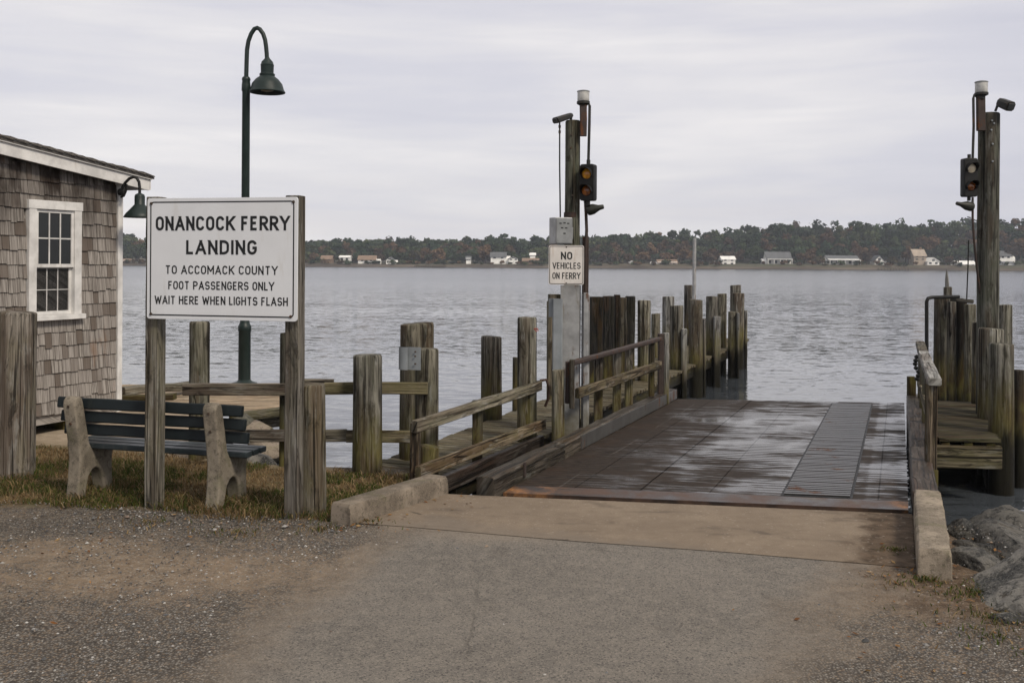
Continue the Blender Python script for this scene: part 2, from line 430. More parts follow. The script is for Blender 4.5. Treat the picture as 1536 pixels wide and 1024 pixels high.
# leaf materials: colour lives on each leaf
def leafy(key, rough=.7, transl=.25):
    n = N(key); c = n.attr()
    b = n.node('ShaderNodeBsdfDiffuse', Color=c); t = n.node('ShaderNodeBsdfTranslucent', Color=c)
    m = n.node('ShaderNodeMixShader', Fac=transl); n.t.links.new(b.outputs[0], m.inputs[1]); n.t.links.new(t.outputs[0], m.inputs[2])
    n.t.links.new(m.outputs[0], n.out.inputs[0]); M[key] = n.mat
leafy('leaves'); leafy('blades', transl=.3)
n = N('pebble'); c = n.attr(); n.principled(c, .85, Specular_IOR_Level=.3); M['pebble'] = n.mat
HAZE = 0.0003
# ------------------------------------------------------------------ render, sky, sun
sc.view_settings.view_transform = 'Standard'; sc.view_settings.look = 'None'
sc.view_settings.exposure = 0.17; sc.view_settings.gamma = 1.0
sc.cycles.use_denoising = True
sc.cycles.max_bounces = 8; sc.cycles.transparent_max_bounces = 8; sc.cycles.volume_bounces = 0
SUN_AZ, SUN_EL = R_(138), R_(44)      # azimuth clockwise from the view direction: behind, to the right
w = bpy.data.worlds.new('World'); sc.world = w; w.use_nodes = True
t = w.node_tree; t.nodes.clear()
class WN(N):
    def __init__(s, tree): s.t = tree
n = WN(t); out = t.nodes.new('ShaderNodeOutputWorld'); bg = t.nodes.new('ShaderNodeBackground')
sky = t.nodes.new('ShaderNodeTexSky'); sky.sky_type = 'NISHITA'; sky.sun_disc = False
sky.sun_elevation = SUN_EL; sky.sun_rotation = SUN_AZ
dirv = t.nodes.new('ShaderNodeTexCoord').outputs['Generated']
dz = n.sep(dirv)[2]
band = n.noise(n.mapping(dirv, (1.5, 1.5, 9), (.3, .1, .35)), 1.25, 4, .45, .6)
fine = n.noise(n.mapping(dirv, (3, 3, 30), (2, 1, 0)), 1.6, 5, .55, .4)
cl = n.math('ADD', n.math('MULTIPLY', band, .75), n.math('MULTIPLY', fine, .25))
cloud = n.ramp(cl, [(.34, (6.3, 6.3, 7.0)), (.45, (6.9, 6.85, 7.4)), (.54, (7.8, 7.65, 7.85)), (.66, (9.2, 8.9, 8.75))])
hz = n.step(dz, .0, .10, 1, 0)
warm = n.math('MULTIPLY', hz, n.step(n.noise(n.mapping(dirv, (1.2, 1.2, 26), (.7, 0, .5)), 1.5, 4, .5), .36, .64))
cloud = n.mix(n.math('MULTIPLY', warm, .6), cloud, (8.3, 7.75, 7.45))
cloud = n.mix(n.step(dz, .18, .75), cloud, (7.4, 7.2, 7.2))
cs = n.mix(.95, sky.outputs[0], n.mix(1.0, cloud, (.93, .925, .93), 'MULTIPLY'))
t.links.new(cs, bg.inputs[0]); bg.inputs[1].default_value = .1
t.links.new(bg.outputs[0], out.inputs[0])
sl = bpy.data.lights.new('sun', 'SUN'); sl.energy = 2.7; sl.angle = R_(12); sl.color = (1, .9, .76)
so = bpy.data.objects.new('sun', sl); COL.objects.link(so)
sd = V((math.sin(SUN_AZ) * math.cos(SUN_EL), math.cos(SUN_AZ) * math.cos(SUN_EL), math.sin(SUN_EL)))
so.rotation_euler = sd.to_track_quat('Z', 'Y').to_euler(); so.location = (0, -5, 30)

# ------------------------------------------------------------------ ground materials
def lin(n, x, y, nx, ny, px, py):     # signed distance to a line in plan
    return n.math('ADD', n.math('MULTIPLY', n.math('SUBTRACT', x, px), nx), n.math('MULTIPLY', n.math('SUBTRACT', y, py), ny))
def ground_material(key):
    n = N(key); p = n.pos(); X, Y, Z = n.sep(p)
    e1 = n.noise(p, 1.1, 6, .62); e2 = n.noise(p, 5.5, 5, .65)
    wob = n.math('ADD', n.math('MULTIPLY', n.math('SUBTRACT', e1, .5), 1.5), n.math('MULTIPLY', n.math('SUBTRACT', e2, .5), .5))
    dl = lin(n, X, Y, .979, -.21, -.97, 6.95); dr = lin(n, X, Y, -.881, .473, 2.39, 6.25)
    d = n.math('MINIMUM', n.math('ADD', dl, .0), n.math('ADD', dr, -.05))
    road = n.step(n.math('ADD', d, wob), -.3, .42)
    # worn asphalt
    sp = n.voro(p, 125, out='Color'); spx = n.sep(sp)[0]
    ag = n.noise(p, 190, 4, .75); mid = n.noise(p, 9, 5, .6); lo = n.noise(p, .9, 4, .6)
    asp = n.mix(n.step(lo, .3, .7), (.138, .124, .109), (.178, .16, .14))
    asp = n.mix(n.step(mid, .44, .6, 0, .5), asp, (.205, .182, .155))
    asp = n.mix(n.step(ag, .44, .6, .0, .5), asp, (.055, .056, .053))
    asp = n.mix(n.step(spx, .78, .9, 0, .4), asp, (.26, .23, .195))
    asp = n.mix(n.step(spx, .16, .08, 0, .6), asp, (.035, .034, .034))
    cv = n.vadd(p, n.comb(n.math('MULTIPLY', e2, .12), n.math('MULTIPLY', e1, .5), 0.))
    ck = n.voro(cv, .42, 'DISTANCE_TO_EDGE')
    ckm = n.math('MULTIPLY', n.step(ck, .0, .006, 1, 0), n.math('MULTIPLY', n.step(n.noise(p, 1.3, 2), .5, .58), .4))
    oil = n.noise(n.mapping(p, (1, .55, 1), (4, 9, 0), (0, 0, .3)), 2.2, 6, .68, .6)
    asp = n.mix(n.step(oil, .58, .74, 0, .5), asp, (.06, .052, .045))
    asp = n.mix(n.math('MULTIPLY', ckm, .8), asp, (.03, .028, .026))
    # gravel
    gv = n.node('ShaderNodeTexVoronoi', Scale=75.); n.set(gv.inputs['Vector'], n.vadd(p, n.comb(n.math('MULTIPLY', ag, .006), 0., 0.)))
    gc = n.sep(gv.outputs['Color'])
    gr = n.mix(gc[0], (.055, .051, .047), (.225, .205, .18))
    gr = n.mix(n.step(gc[1], .72, .95, 0, .6), gr, (.21, .155, .105))
    gr = n.mix(n.step(gv.outputs['Distance'], .3, .62, 0, .85), gr, (.045, .038, .032))
    dirt = n.mix(n.step(mid, .3, .7), (.165, .122, .085), (.24, .185, .132))
    dirt = n.mix(n.step(ag, .4, .72, 0, .55), dirt, (.095, .072, .052))
    dirt = n.mix(n.step(gc[2], .8, .92, 0, .6), dirt, (.26, .235, .2))
    # sandy band where cars have packed the gravel
    bandd = n.math('ABSOLUTE', lin(n, X, Y, .06, .998, -2.0, 6.15))
    pk = n.math('ADD', n.math('MULTIPLY', n.step(bandd, .1, 1.0, 1, 0), .62), n.math('MULTIPLY', n.math('SUBTRACT', e1, .5), 1.7))
    pk = n.math('ADD', pk, n.math('MULTIPLY', n.math('SUBTRACT', e2, .5), 1.3))
    gd = n.mix(n.step(n.math('ADD', pk, n.math('MULTIPLY', n.math('SUBTRACT', gc[1], .5), .5)), -.05, .95), gr, dirt)
    # brown soil on the right verge
    soil = n.mix(n.step(mid, .3, .7), (.062, .043, .029), (.13, .094, .066))
    soil = n.mix(n.step(gc[0], .8, .95, 0, .6), soil, (.2, .165, .13))
    sr = n.step(n.math('ADD', n.math('ADD', n.math('MULTIPLY', dr, -1.0), n.math('MULTIPLY', n.math('SUBTRACT', Y, 5.4), .9)), wob), -.1, .6)
    sr = n.math('MULTIPLY', sr, n.step(Y, 4.9, 5.6))
    gd = n.mix(n.math('MULTIPLY', sr, n.step(X, .5, 1.5)), gd, soil)
    # turf strip under the bench
    gl = n.math('ADD', lin(n, X, Y, .161, .987, -3.99, 7.78), n.math('MULTIPLY', wob, .35))
    turf = n.math('MULTIPLY', n.step(gl, -.12, .16), n.step(X, -.75, -1.0))
    turf = n.math('MULTIPLY', turf, n.step(n.math('ADD', n.math('ADD', Y, n.math('MULTIPLY', X, .35)), wob), 8.9, 8.3))
    tc = n.mix(n.step(mid, .3, .7), (.085, .062, .034), (.155, .115, .065))
    tc = n.mix(n.step(e2, .5, .65, 0, .7), tc, (.06, .066, .024))
    sand = n.mix(n.step(mid, .3, .7), (.25, .2, .145), (.34, .28, .21))
    gd = n.mix(n.math('MULTIPLY', n.step(n.math('ADD', Y, n.math('MULTIPLY', X, .35)), 7.8, 8.6), n.step(X, -1.5, -2.)), gd, sand)
    gd = n.mix(turf, gd, tc)
    # dust the traffic drags over the road's edge
    dust = n.math('MULTIPLY', n.step(n.math('ADD', d, n.math('MULTIPLY', wob, .6)), .0, .5, 1, 0), .42)
    asp = n.mix(dust, asp, dirt)
    far_dust = n.math('MULTIPLY', n.step(n.math('ADD', lin(n, X, Y, .258, .966, -.6, 7.05), n.math('MULTIPLY', wob, .5)), -.35, .25), n.step(X, .7, -.5))
    asp = n.mix(n.math('MULTIPLY', far_dust, .8), asp, (.225, .18, .135))
    c = n.mix(road, gd, asp)
    # under water and on the bank
    c = n.mix(n.step(Z, -.12, -.35), c, (.02, .018, .014))
    hg = n.math('MULTIPLY', n.step(gv.outputs['Distance'], .1, .7, 1, 0), n.math('SUBTRACT', 1.0, road))
    h = n.math('ADD', n.math('MULTIPLY', hg, .9), n.math('MULTIPLY', ag, .5))
    h = n.math('SUBTRACT', h, n.math('MULTIPLY', ckm, 1.5))
    n.principled(c, .9, normal=n.bump(h, .55, .009), Specular_IOR_Level=.1)
    M[key] = n.mat
ground_material('ground')

n = N('apron'); p = n.pos(); X, Y, Z = n.sep(p)
a = n.noise(p, 1.5, 5, .6); b = n.noise(p, 9, 6, .65); f = n.noise(p, 130, 4, .75)
c = n.mix(n.step(a, .3, .7), (.175, .138, .103), (.225, .18, .134))
c = n.mix(n.step(b, .4, .75, 0, .5), c, (.135, .104, .077))
c = n.mix(n.step(f, .46, .6, 0, .5), c, (.1, .08, .062))
st = n.noise(n.mapping(p, (1, 2.6, 1), (3, 1, 0), (0, 0, -.16)), 1.35, 5, .62, .5)
c = n.mix(n.step(st, .55, .72, 0, .75), c, (.085, .068, .054))
dr = n.math('ADD', lin(n, X, Y, -.932, .363, 2.72, 6.9), n.math('MULTIPLY', n.math('SUBTRACT', n.noise(p, 2.6, 6, .65), .5), .9))
c = n.mix(n.step(dr, .18, .38, 1, 0), c, n.mix(n.step(b, .3, .7), (.05, .036, .025), (.115, .083, .058)))
spk = n.sep(n.voro(p, 70, out='Color'))[0]
c = n.mix(n.step(spk, .97, .99, 0, .35), c, (.33, .29, .24))
ls = n.math('ADD', n.math('MULTIPLY', n.math('SUBTRACT', n.noise(p, 1.6, 5, .6), .5), 1.6), n.math('ADD', lin(n, X, Y, .258, .966, -.6, 7.05), n.math('MULTIPLY', X, .12)))
c = n.mix(n.step(ls, .3, -.05, 0, .55), c, (.148, .126, .104))
ckv = n.vadd(p, n.comb(n.math('MULTIPLY', b, .1), n.math('MULTIPLY', a, .5), 0.))
ck = n.voro(ckv, .55, 'DISTANCE_TO_EDGE'); ckm = n.math('MULTIPLY', n.step(ck, 0, .006, 1, 0), n.step(n.noise(p, 2.1, 3), .52, .6))
c = n.mix(n.math('MULTIPLY', ckm, .8), c, (.05, .04, .032))
n.principled(c, .86, normal=n.bump(n.math('ADD', f, n.math('MULTIPLY', b, .5)), .4, .006), Specular_IOR_Level=.1); M['apron'] = n.mat

# ------------------------------------------------------------------ ground sheets
EDGE = [(-70, 15), (-5.4, 14.6), (-4.4, 14.2), (-3.75, 12.7), (-3.5, 11.2), (-3.25, 10.1), (-2.8, 9.5), (-2.3, 9.28), (-1.6, 9.18), (-1.0, 9.12), (-.78, 8.8), (-.6, 8.2),
        (-.54, 8.13), (-.16, 8.07), (3.05, 7.57), (3.08, 7.3), (3.12, 6.4), (3.18, 5.95), (3.35, 5.6), (4.4, 5.3), (9, 5.0), (70, 4.6)]
def edge_y(x):
    for (x0, y0), (x1, y1) in zip(EDGE, EDGE[1:]):
        if x0 <= x <= x1: return y0 + (y1 - y0) * (x - x0) / (x1 - x0)
    return EDGE[-1][1]
xs = sorted(set([x for x, _ in EDGE] + [round(-6 + .2 * k, 3) for k in range(60)] + [-30, -15, -9, 14, 30]))
b = MB(); cols = []
for x in xs:
    ye = edge_y(x); col = []
    steps = 34
    for k in range(steps):
        f = (k / (steps - 1)) ** 1.6
        y = ye - f * (ye + 60)
        z = 0.0
        d = min(.979 * (x + .97) - .21 * (y - 6.95), -.881 * (x - 2.39) + .473 * (y - 6.25))
        if d < 0 and 0 < k: z = (mn.noise((x * 1.1, y * 1.1, 0)) * .03 - .004) * min(1, -d * 1.5)
        col.append((x, y, z))
    hard = -.6 <= x <= 3.06
    if hard: sk = [(x, ye + .01, -.5), (x, ye + .02, -2.2)]
    elif x > 3.06: sk = [(x + .1, ye + .4, -.35), (x + .25, ye + .9, -.95), (x + .4, ye + 1.6, -2.4)]
    else: sk = [(x + .05, ye + .18, -.3), (x + .2, ye + .6, -.8), (x + .4, ye + 1.6, -2.2)]
    if len(sk) == 2: sk.append((x, ye + .05, -2.5))
    cols.append(list(reversed(sk)) + col)
nr = len(cols[0]); pts = [p for c in cols for p in c]; F = []
for i in range(len(cols) - 1):
    for k in range(nr - 1):
        F.append((i * nr + k, i * nr + k + 1, (i + 1) * nr + k + 1, (i + 1) * nr + k))
b.add(pts, F)
tag(b.build('ground', M['ground'], smooth=50), kind='structure')

# road: asphalt sheet, with the concrete apron in front of the ramp
b = MB()
A0, A1 = at(622, 792), at(1372, 853)
road = [(-1.75, 6.6), (-2.6, 4.0), (-3.2, 1.0), (-3.4, -40), (6.5, -40), (2.6, 3.0), (2.35, 4.6), (2.44, 6.0)]
pts = [V((x, y, .004)) for x, y in road] + [A1 + V((.02, .12, .004)), A0 + V((-.15, .15, .004))]
b.add(pts, [tuple(range(len(pts)))])
tag(b.build('road', M['ground'], smooth=0), kind='structure')
b = MB()
pts = [A0, A0.lerp(A1, .33) + V((0, -.02, 0)), A0.lerp(A1, .66) + V((0, .015, 0)), A1, V((3.05, 7.56, 0)), V((-.16, 8.06, 0)), V((-.52, 8.12, 0)), V((-1.1, 7.2, 0))]
b.add([p + V((0, 0, .008)) for p in pts], [tuple(range(len(pts)))])
tag(b.build('pavement', M['apron'], smooth=0), kind='structure')

# ------------------------------------------------------------------ water
n = N('water'); p = n.pos(); X, Y, Z = n.sep(p)
def slopes(vec, scale, detail, rough, dist):
    q = n.node('ShaderNodeTexNoise', Scale=scale, Detail=detail, Roughness=rough, Distortion=dist); n.set(q.inputs['Vector'], vec)
    return n.sep(q.outputs['Color'])
a1 = slopes(n.mapping(p, (.55, 1.5, 1), (0, 0, 0), (0, 0, .1)), 2.9, 3, .55, .6)
a2 = slopes(n.mapping(p, (.55, 1.4, 1), (7, 3, 0), (0, 0, -.2)), 8.0, 3, .6, .5)
a3 = slopes(n.mapping(p, (.4, 1.4, 1), (1, 2, 0), (0, 0, .15)), .5, 3, .55, .3)
wind = n.noise(n.mapping(p, (.006, .035, 1), (3, 5, 0)), 1.0, 5, .6)
st = n.step(wind, .38, .6, .4, 1.1)
def tilt(k, g1, g2, g3):
    s = n.math('ADD', n.math('MULTIPLY', n.math('SUBTRACT', a1[k], .5), g1), n.math('ADD', n.math('MULTIPLY', n.math('SUBTRACT', a2[k], .5), g2), n.math('MULTIPLY', n.math('SUBTRACT', a3[k], .5), g3)))
    return n.math('MULTIPLY', s, st)
nv = n.t.nodes.new('ShaderNodeVectorMath'); nv.operation = 'NORMALIZE'
n.set(nv.inputs[0], n.comb(tilt(0, .24, .2, .06), tilt(1, .45, .36, .1), 1.0))
n.principled((.048, .055, .063), n.step(Y, 25, 160, .06, .22), normal=nv.outputs[0], IOR=1.4, Specular_IOR_Level=.85)
M['water'] = n.mat
b = MB(); b.add([(-630, 4, WATER), (630, 4, WATER), (630, 900, WATER), (-630, 900, WATER)], [(0, 1, 2, 3)])
tag(b.build('water', M['water'], smooth=0), kind='structure')

# ------------------------------------------------------------------ far shore: terrain, woods, houses
def land_h(x, y):
    s = y - 430 - 3 * mn.noise((x * .012, 3.1, 0)) - 1.5 * mn.noise((x * .05, 7.1, 0))
    if s < 0: return -.9 + s * .2
    rise = min(1, s / 7.0); right = min(1, max(0, (x + 40) / 160))
    z = -.75 + (1.5 + 1.0 * right) * (rise ** .6) + mn.noise((x * .03, y * .03, 2)) * .35
    if s > 12: z += min(1, (s - 12) / 200) * (3 + 9 * right)
    if y < 433: z -= .15
    return z
n = N('shore'); p = n.pos(); X, Y, Z = n.sep(p)
a = n.noise(n.mapping(p, (.03, .1, .6)), 1., 5, .6); q = n.noise(p, .4, 4, .6)
gr = n.mix(n.step(a, .42, .6), (.055, .042, .024), (.035, .042, .018))
gr = n.mix(n.step(q, .4, .7, 0, .5), gr, (.09, .075, .045))
c = n.mix(n.step(n.math('ADD', Z, n.math('MULTIPLY', n.math('SUBTRACT', q, .5), .6)), .35, .62), n.mix(n.step(a, .35, .65), (.04, .03, .022), (.1, .08, .058)), gr)
c = n.mix(n.step(Z, -.6, -.35, 1, 0), c, (.03, .025, .02))
n.principled(c, .95); M['shore'] = n.mat
b = MB(); gx = np.arange(-620, 621, 5.0); gy = [426, 428, 430, 431, 432, 433, 434, 436, 438, 441, 445, 455, 480, 520, 580, 700, 950]
pts = [(float(x), y, land_h(float(x), y)) for y in gy for x in gx]; W = len(gx)
b.add(pts, [(r * W + i, r * W + i + 1, (r + 1) * W + i + 1, (r + 1) * W + i) for r in range(len(gy) - 1) for i in range(W - 1)])
tag(b.build('shore', M['shore'], smooth=60), kind='structure')

PROFILE = [(-700, 356), (0, 352), (190, 351), (300, 356), (480, 359), (560, 358), (650, 360), (760, 357), (850, 358), (900, 353), (1000, 351), (1090, 345), (1180, 336), (1260, 338), (1350, 333), (1430, 334), (1536, 327), (2200, 325)]
def tree_top(x, y):               # height of the wood's outline, from how the ridge runs along the shore
    u = x / y * FPX + 768
    for (a, p0), (c, p1) in zip(PROFILE, PROFILE[1:]):
        if a <= u <= c:
            py = p0 + (p1 - p0) * (u - a) / (c - a)
            return atd(u, py, 455).z
    return 14
GREEN = [(.034, .052, .027), (.044, .062, .029), (.028, .047, .028), (.052, .064, .03), (.04, .054, .034)]
AUTUMN = [(.095, .062, .036), (.115, .075, .044), (.08, .058, .04), (.075, .066, .036), (.1, .064, .04)]
def crown_quads(c, rx, rz, base, count, size, lobes=7, squat=.55, low=-.6):
    """leaf clumps spread over several rounded lobes of a crown"""
    L = []
    for _ in range(lobes):
        th, ph = rng.uniform(0, 2 * np.pi), rng.uniform(low, 1)
        k = rng.uniform(.35, .75)
        L.append((c + np.array([np.cos(th) * rx * k * np.sqrt(1 - ph * ph * .8), np.sin(th) * rx * k * np.sqrt(1 - ph * ph * .8), ph * rz * .7]), rng.uniform(.34, .56) * rx, rng.uniform(.75, 1.2)))
    L.append((c, rx * .7, .9))
    idx = rng.integers(0, len(L), count)
    cen = np.array([L[i][0] for i in idx]); rad = np.array([L[i][1] for i in idx]); lt = np.array([L[i][2] for i in idx])
    d = rng.normal(size=(count, 3)); d /= np.linalg.norm(d, axis=1)[:, None]
    rr = rad * rng.uniform(.55, 1.06, count)
    d2 = d * np.array([1, 1, squat * rz / rx * 1.4 if rz < rx else .8])
    P = cen + d2 * rr[:, None]
    nrm = d + rng.normal(scale=.55, size=(count, 3)); nrm /= np.linalg.norm(nrm, axis=1)[:, None]
    a = np.cross(nrm, rng.normal(size=(count, 3))); a /= np.linalg.norm(a, axis=1)[:, None]; bb = np.cross(nrm, a)
    s = (size * rng.uniform(.6, 1.4, count))[:, None]
    q = np.stack([P - a * s - bb * s * .7, P + a * s - bb * s * .5, P + a * s * .8 + bb * s * .8, P - a * s * .7 + bb * s], 1).reshape(-1, 3)
    col = np.array(base)[None] * (lt * rng.uniform(.75, 1.3, count))[:, None] * rng.uniform(.75, 1.35)
    return q, col
def pick(x):
    f = .36 + .3 * mn.noise((x * .02, 5, 1))
    return (AUTUMN if rng.random() < f else GREEN)

# the wood behind the houses reads as one mass
Q, C = [], []; trunks = MB()
for row, (yy, hk, step_) in enumerate([(450, .5, 6), (457, .68, 6), (465, .82, 5.5), (474, .94, 5.5), (484, 1.02, 5.5), (496, 1.08, 5.5)]):
    x = -360.0
    while x < 390:
        x += step_ * rng.uniform(.65, 1.35); y = yy + rng.uniform(-4, 4)
        top = tree_top(x, y) * hk * 1.0 * rng.uniform(.9, 1.07) * (1 + (y - 455) / 455 * .9)
        g = land_h(x, y); hgt = max(4.5, top - g)
        pal = pick(x) if row < 3 else (GREEN if rng.random() < .86 else AUTUMN)
        base = pal[rng.integers(len(pal))]
        if pal is GREEN and row >= 2:       # pines: bare stem, flat heaped crown
            rz = hgt * rng.uniform(.24, .34); rx = rng.uniform(3.6, 5.4)
            q, c = crown_quads(np.array([x, y, top - rz]), rx, rz, base, 360, .55, lobes=8, low=-.9)
            q2, c2 = crown_quads(np.array([x, y, g + hgt * .4]), rx * .8, hgt * .3, base, 130, .6, lobes=4)
            Q += [q2]; C += [c2 * .9]
        else:
            rz = hgt * .5; rx = rng.uniform(2.8, 4.6)
            q, c = crown_quads(np.array([x, y, g + hgt * .52]), rx, rz, base, 420, .55, lobes=9)
        Q.append(q); C.append(c)
        trunks.cyl((x, y, g - .3), (x, y, top - rz), .3, .12, 5)
for _ in range(330):      # scrub along the bank
    x, y = rng.uniform(-330, 345), 433.5 + abs(rng.normal(0, 6)); g = land_h(x, y); h = rng.uniform(.8, 2.6)
    q, c_ = crown_quads(np.array([x, y, g + h * .45]), h * rng.uniform(.6, 1.5), h * .5, (AUTUMN + GREEN * 2)[rng.integers(15)], 90, .3, lobes=4)
    Q.append(q); C.append(c_)
wood_o = quad_mesh('woods', np.concatenate(Q), np.concatenate(C), M['leaves'])
tag(wood_o, 'mixed pine and autumn oak wood along the far shore', kind='stuff')
trunks.build('trunks', M['bark'], wood_o)['kind'] = 'stuff'

# single round trees and shrubs among the houses
def shore_tree(px, ptop, pw, depth, base, label, group):
    p = atd(px, 395, depth); g = land_h(p.x, depth); top = atd(px, ptop, depth).z
    h = top - g; rx = pw / 2 / FPX * depth
    t = thing('shore_tree', label, 'tree', (p.x, depth, g), group)
    q, c = crown_quads(np.array([0, 0, h * .56]), rx, h * .46, base, 520, .42, lobes=9)
    quad_mesh('crown', q, c, M['leaves'], t)
    b = MB(); b.tube([(p.x, depth, g - .3), (p.x + .1, depth, g + h * .3), (p.x, depth, g + h * .7)], [.28, .2, .06], 6)
    b.tube([(p.x + .1, depth, g + h * .3), (p.x + rx * .5, depth, g + h * .62)], [.12, .04], 5)
    b.tube([(p.x + .08, depth, g + h * .32), (p.x - rx * .5, depth + .4, g + h * .6)], [.12, .04], 5)
    b.build('trunk', M['bark'], t)
g1 = 'single trees on the far shore'
for a in [
    (904, 379, 17, 440, AUTUMN[2], 'round russet tree, first right of the no-vehicles sign across the water'),
    (922, 379, 16, 440, AUTUMN[2], 'round russet tree, middle of the three right of the no-vehicles sign'),
    (941, 380, 17, 440, AUTUMN[2], 'round russet tree, third right of the no-vehicles sign across the water'),
    (658, 372, 20, 443, AUTUMN[1], 'orange brown tree above the shore, left of the big grey-roofed house'),
    (728, 366, 22, 446, AUTUMN[1], 'broad rust coloured tree rising behind the small white houses in mid-shore'),
    (623, 374, 20, 445, AUTUMN[3], 'olive brown tree on the far shore right of the white gabled house'),
    (1062, 374, 22, 443, AUTUMN[2], 'dull brown tree left of the stepped white two-storey house'),
    (1126, 374, 24, 445, GREEN[1], 'dark green tree between the two large white houses on the right'),
    (1206, 376, 26, 443, AUTUMN[0], 'low russet tree touching the right of the big slate-roofed house'),
    (1228, 384, 18, 438, AUTUMN[3], 'small olive shrub tree beside the brown porch house'),
    (1300, 378, 16, 441, AUTUMN[2], 'brown tree right of the porch house on the far shore'),
    (1338, 385, 18, 440, AUTUMN[3], 'yellowish brown low tree in front of the beige house'),
    (1381, 354, 36, 452, AUTUMN[1], 'large orange autumn tree behind the beige house on the rise'),
    (1416, 366, 24, 447, GREEN[3], 'green tree left of the tall right signal pole on the far shore'),
    (1424, 384, 14, 440, AUTUMN[0], 'small russet tree beside the low white house near the right pole'),
    (1530, 360, 26, 449, AUTUMN[0], 'rusty tree at the far right end of the shore'),
    (470, 380, 18, 442, AUTUMN[0], 'brown tree above the beach just right of the landing sign'),
    (1003, 378, 26, 445, AUTUMN[4], 'rust brown tree above the low white house behind the thin rod'),
]: shore_tree(*a, g1)

# houses
def house(name, label, px0, px1, pbase, ptop, depth, wall, roof, gable_front=False, storeys=1, porch=False, chim=False, wing=0, eave=.45):
    a, c = atd(px0, pbase, depth), atd(px1, pbase, depth)
    W = c.x - a.x; cx = (a.x + c.x) / 2; top = atd((px0 + px1) / 2, ptop, depth).z
    z0 = min(a.z, land_h(cx, depth)) - .3; zb = a.z; H = top - zb
    D = max(6.0, W * .6); ze = zb + H * eave if not gable_front else zb + H * .5
    t = thing(name, label, 'house', (cx, depth, zb), 'houses along the far shore')
    f = Frame((cx, depth, 0), (1, 0, 0), (0, 1, 0)); b = MB()
    if gable_front:
        b.ring_loft([[f(-W / 2, y, z0), f(W / 2, y, z0), f(W / 2, y, ze), f(0, y, top - .25), f(-W / 2, y, ze)] for y in (0, D)])
    else:
        b.ring_loft([[f(x, 0, z0), f(x, D, z0), f(x, D, ze), f(x, D / 2, top - .25), f(x, 0, ze)] for x in (-W / 2, W / 2)])
    b.build('wall', M[wall], t, smooth=0)
    r = MB(); o = .35
    if gable_front:
        for s in (-1, 1):
            e = f(s * (W / 2 + o), 0, ze - .25)
            q = [[f(0, y, top), f(s * (W / 2 + o), y, ze - .25 * o), f(s * (W / 2 + o), y, ze - .25 * o - .2), f(0, y, top - .24)] for y in (-o, D + o)]
            r.ring_loft(q)
    else:
        for yy, ye in ((D / 2, -o), (D / 2, D + o)):
            r.ring_loft([[f(x, yy, top), f(x, ye, ze - .2), f(x, ye, ze - .42), f(x, yy, top - .24)] for x in (-W / 2 - o, W / 2 + o)])
    ro = r.build('roof', M[roof], t, smooth=0)
    if chim:
        k = MB(); k.box(f, W * .2, W * .2 + .8, D * .45, D * .6, top - 1.2, top + .9); k.build('chimney', M['house_brown'], ro, smooth=0)
    nw = max(2, int(W / 2.6)); hs = (ze - zb) / storeys
    for s in range(storeys):
        for i in range(nw):
            wx = -W / 2 + (i + .5) * W / nw; wz = zb + hs * (s + .35); ww = min(1.1, W / nw * .45); wh = min(1.4, hs * .45)
            m = MB(); m.box(f, wx - ww / 2, wx + ww / 2, -.06, .02, wz, wz + wh); m.build('window', M['house_window'], t, smooth=0)
    if gable_front:
        m = MB(); m.box(f, -.6, .6, -.06, .02, zb + H * .55, zb + H * .72); m.build('window', M['house_window'], t, smooth=0)
    if porch:
        m = MB(); m.box(f, -W / 2, W / 2, -2.2, -.003, zb + hs - .35, zb + hs - .1)
        for i in range(5): m.box(f, -W / 2 + .1 + i * (W - .4) / 4, -W / 2 + .3 + i * (W - .4) / 4, -2.15, -1.95, z0, zb + hs - .352)
        m.build('porch', M[wall], t, smooth=0)
    if wing:
        m = MB(); s = 1 if wing > 0 else -1; x0, x1 = (W / 2, W / 2 + abs(wing)) if s > 0 else (-W / 2 - abs(wing), -W / 2)
        zt = zb + H * .5
        m.ring_loft([[f(x, .6, z0), f(x, D - .6, z0), f(x, D - .6, zt - 1.0), f(x, D / 2, zt), f(x, .6, zt - 1.0)] for x in (x0, x1)])
        m.build('side_wing', M[wall], t, smooth=0)
D0 = 437
house('cottage', 'white cottage at the far left end of the shore, just left of the landing sign', 182, 193, 393, 388, D0, 'house_white', 'house_brown')
house('cottage', 'brown roofed bungalow on the beach, first right of the landing sign', 481, 497, 392, 383, D0 + 3, 'house_brown', 'house_brown')
house('house', 'small white box house left of a long low house, near the landing sign', 509, 524, 393, 383, D0, 'house_white', 'house_white', eave=.8)
house('house', 'long low white house with brown roof on the left part of the shore', 537, 563, 393.5, 383, D0 + 2, 'house_white', 'house_brown', wing=2)
house('house', 'narrow white gabled house by the water between low house and small shed', 579, 590, 395, 385, D0, 'house_white', 'house_roof', gable_front=True, wing=1.6)
house('shed', 'tiny white shed left of the big grey roofed house in mid-shore', 699, 706, 391, 384, D0 + 5, 'house_white', 'house_roof')
house('house', 'big white house with broad grey roof left of the metal signal post', 736, 759, 389.5, 378, D0 + 4, 'house_white', 'house_roof', storeys=1, wing=2)
house('house', 'small white house with grey roof, right of the broad grey roof', 763, 777, 391, 384, D0 + 3, 'house_white', 'house_roof', gable_front=True)
house('house', 'brown low house just left of the no-vehicles sign across the water', 784, 808, 394, 387, D0, 'house_brown', 'house_brown')
house('house', 'white roofed house half hidden in trees above the brown low house', 795, 803, 384, 379, D0 + 9, 'house_white', 'house_white')
house('shed', 'tiny white shed by the water between signal post and thin rod', 945, 951, 396, 391, D0, 'house_white', 'house_white', gable_front=True)
house('house', 'low white house with rusty roof just left of the thin rod', 987, 1016, 397, 389, D0 + 1, 'house_white', 'house_brown', wing=-3)
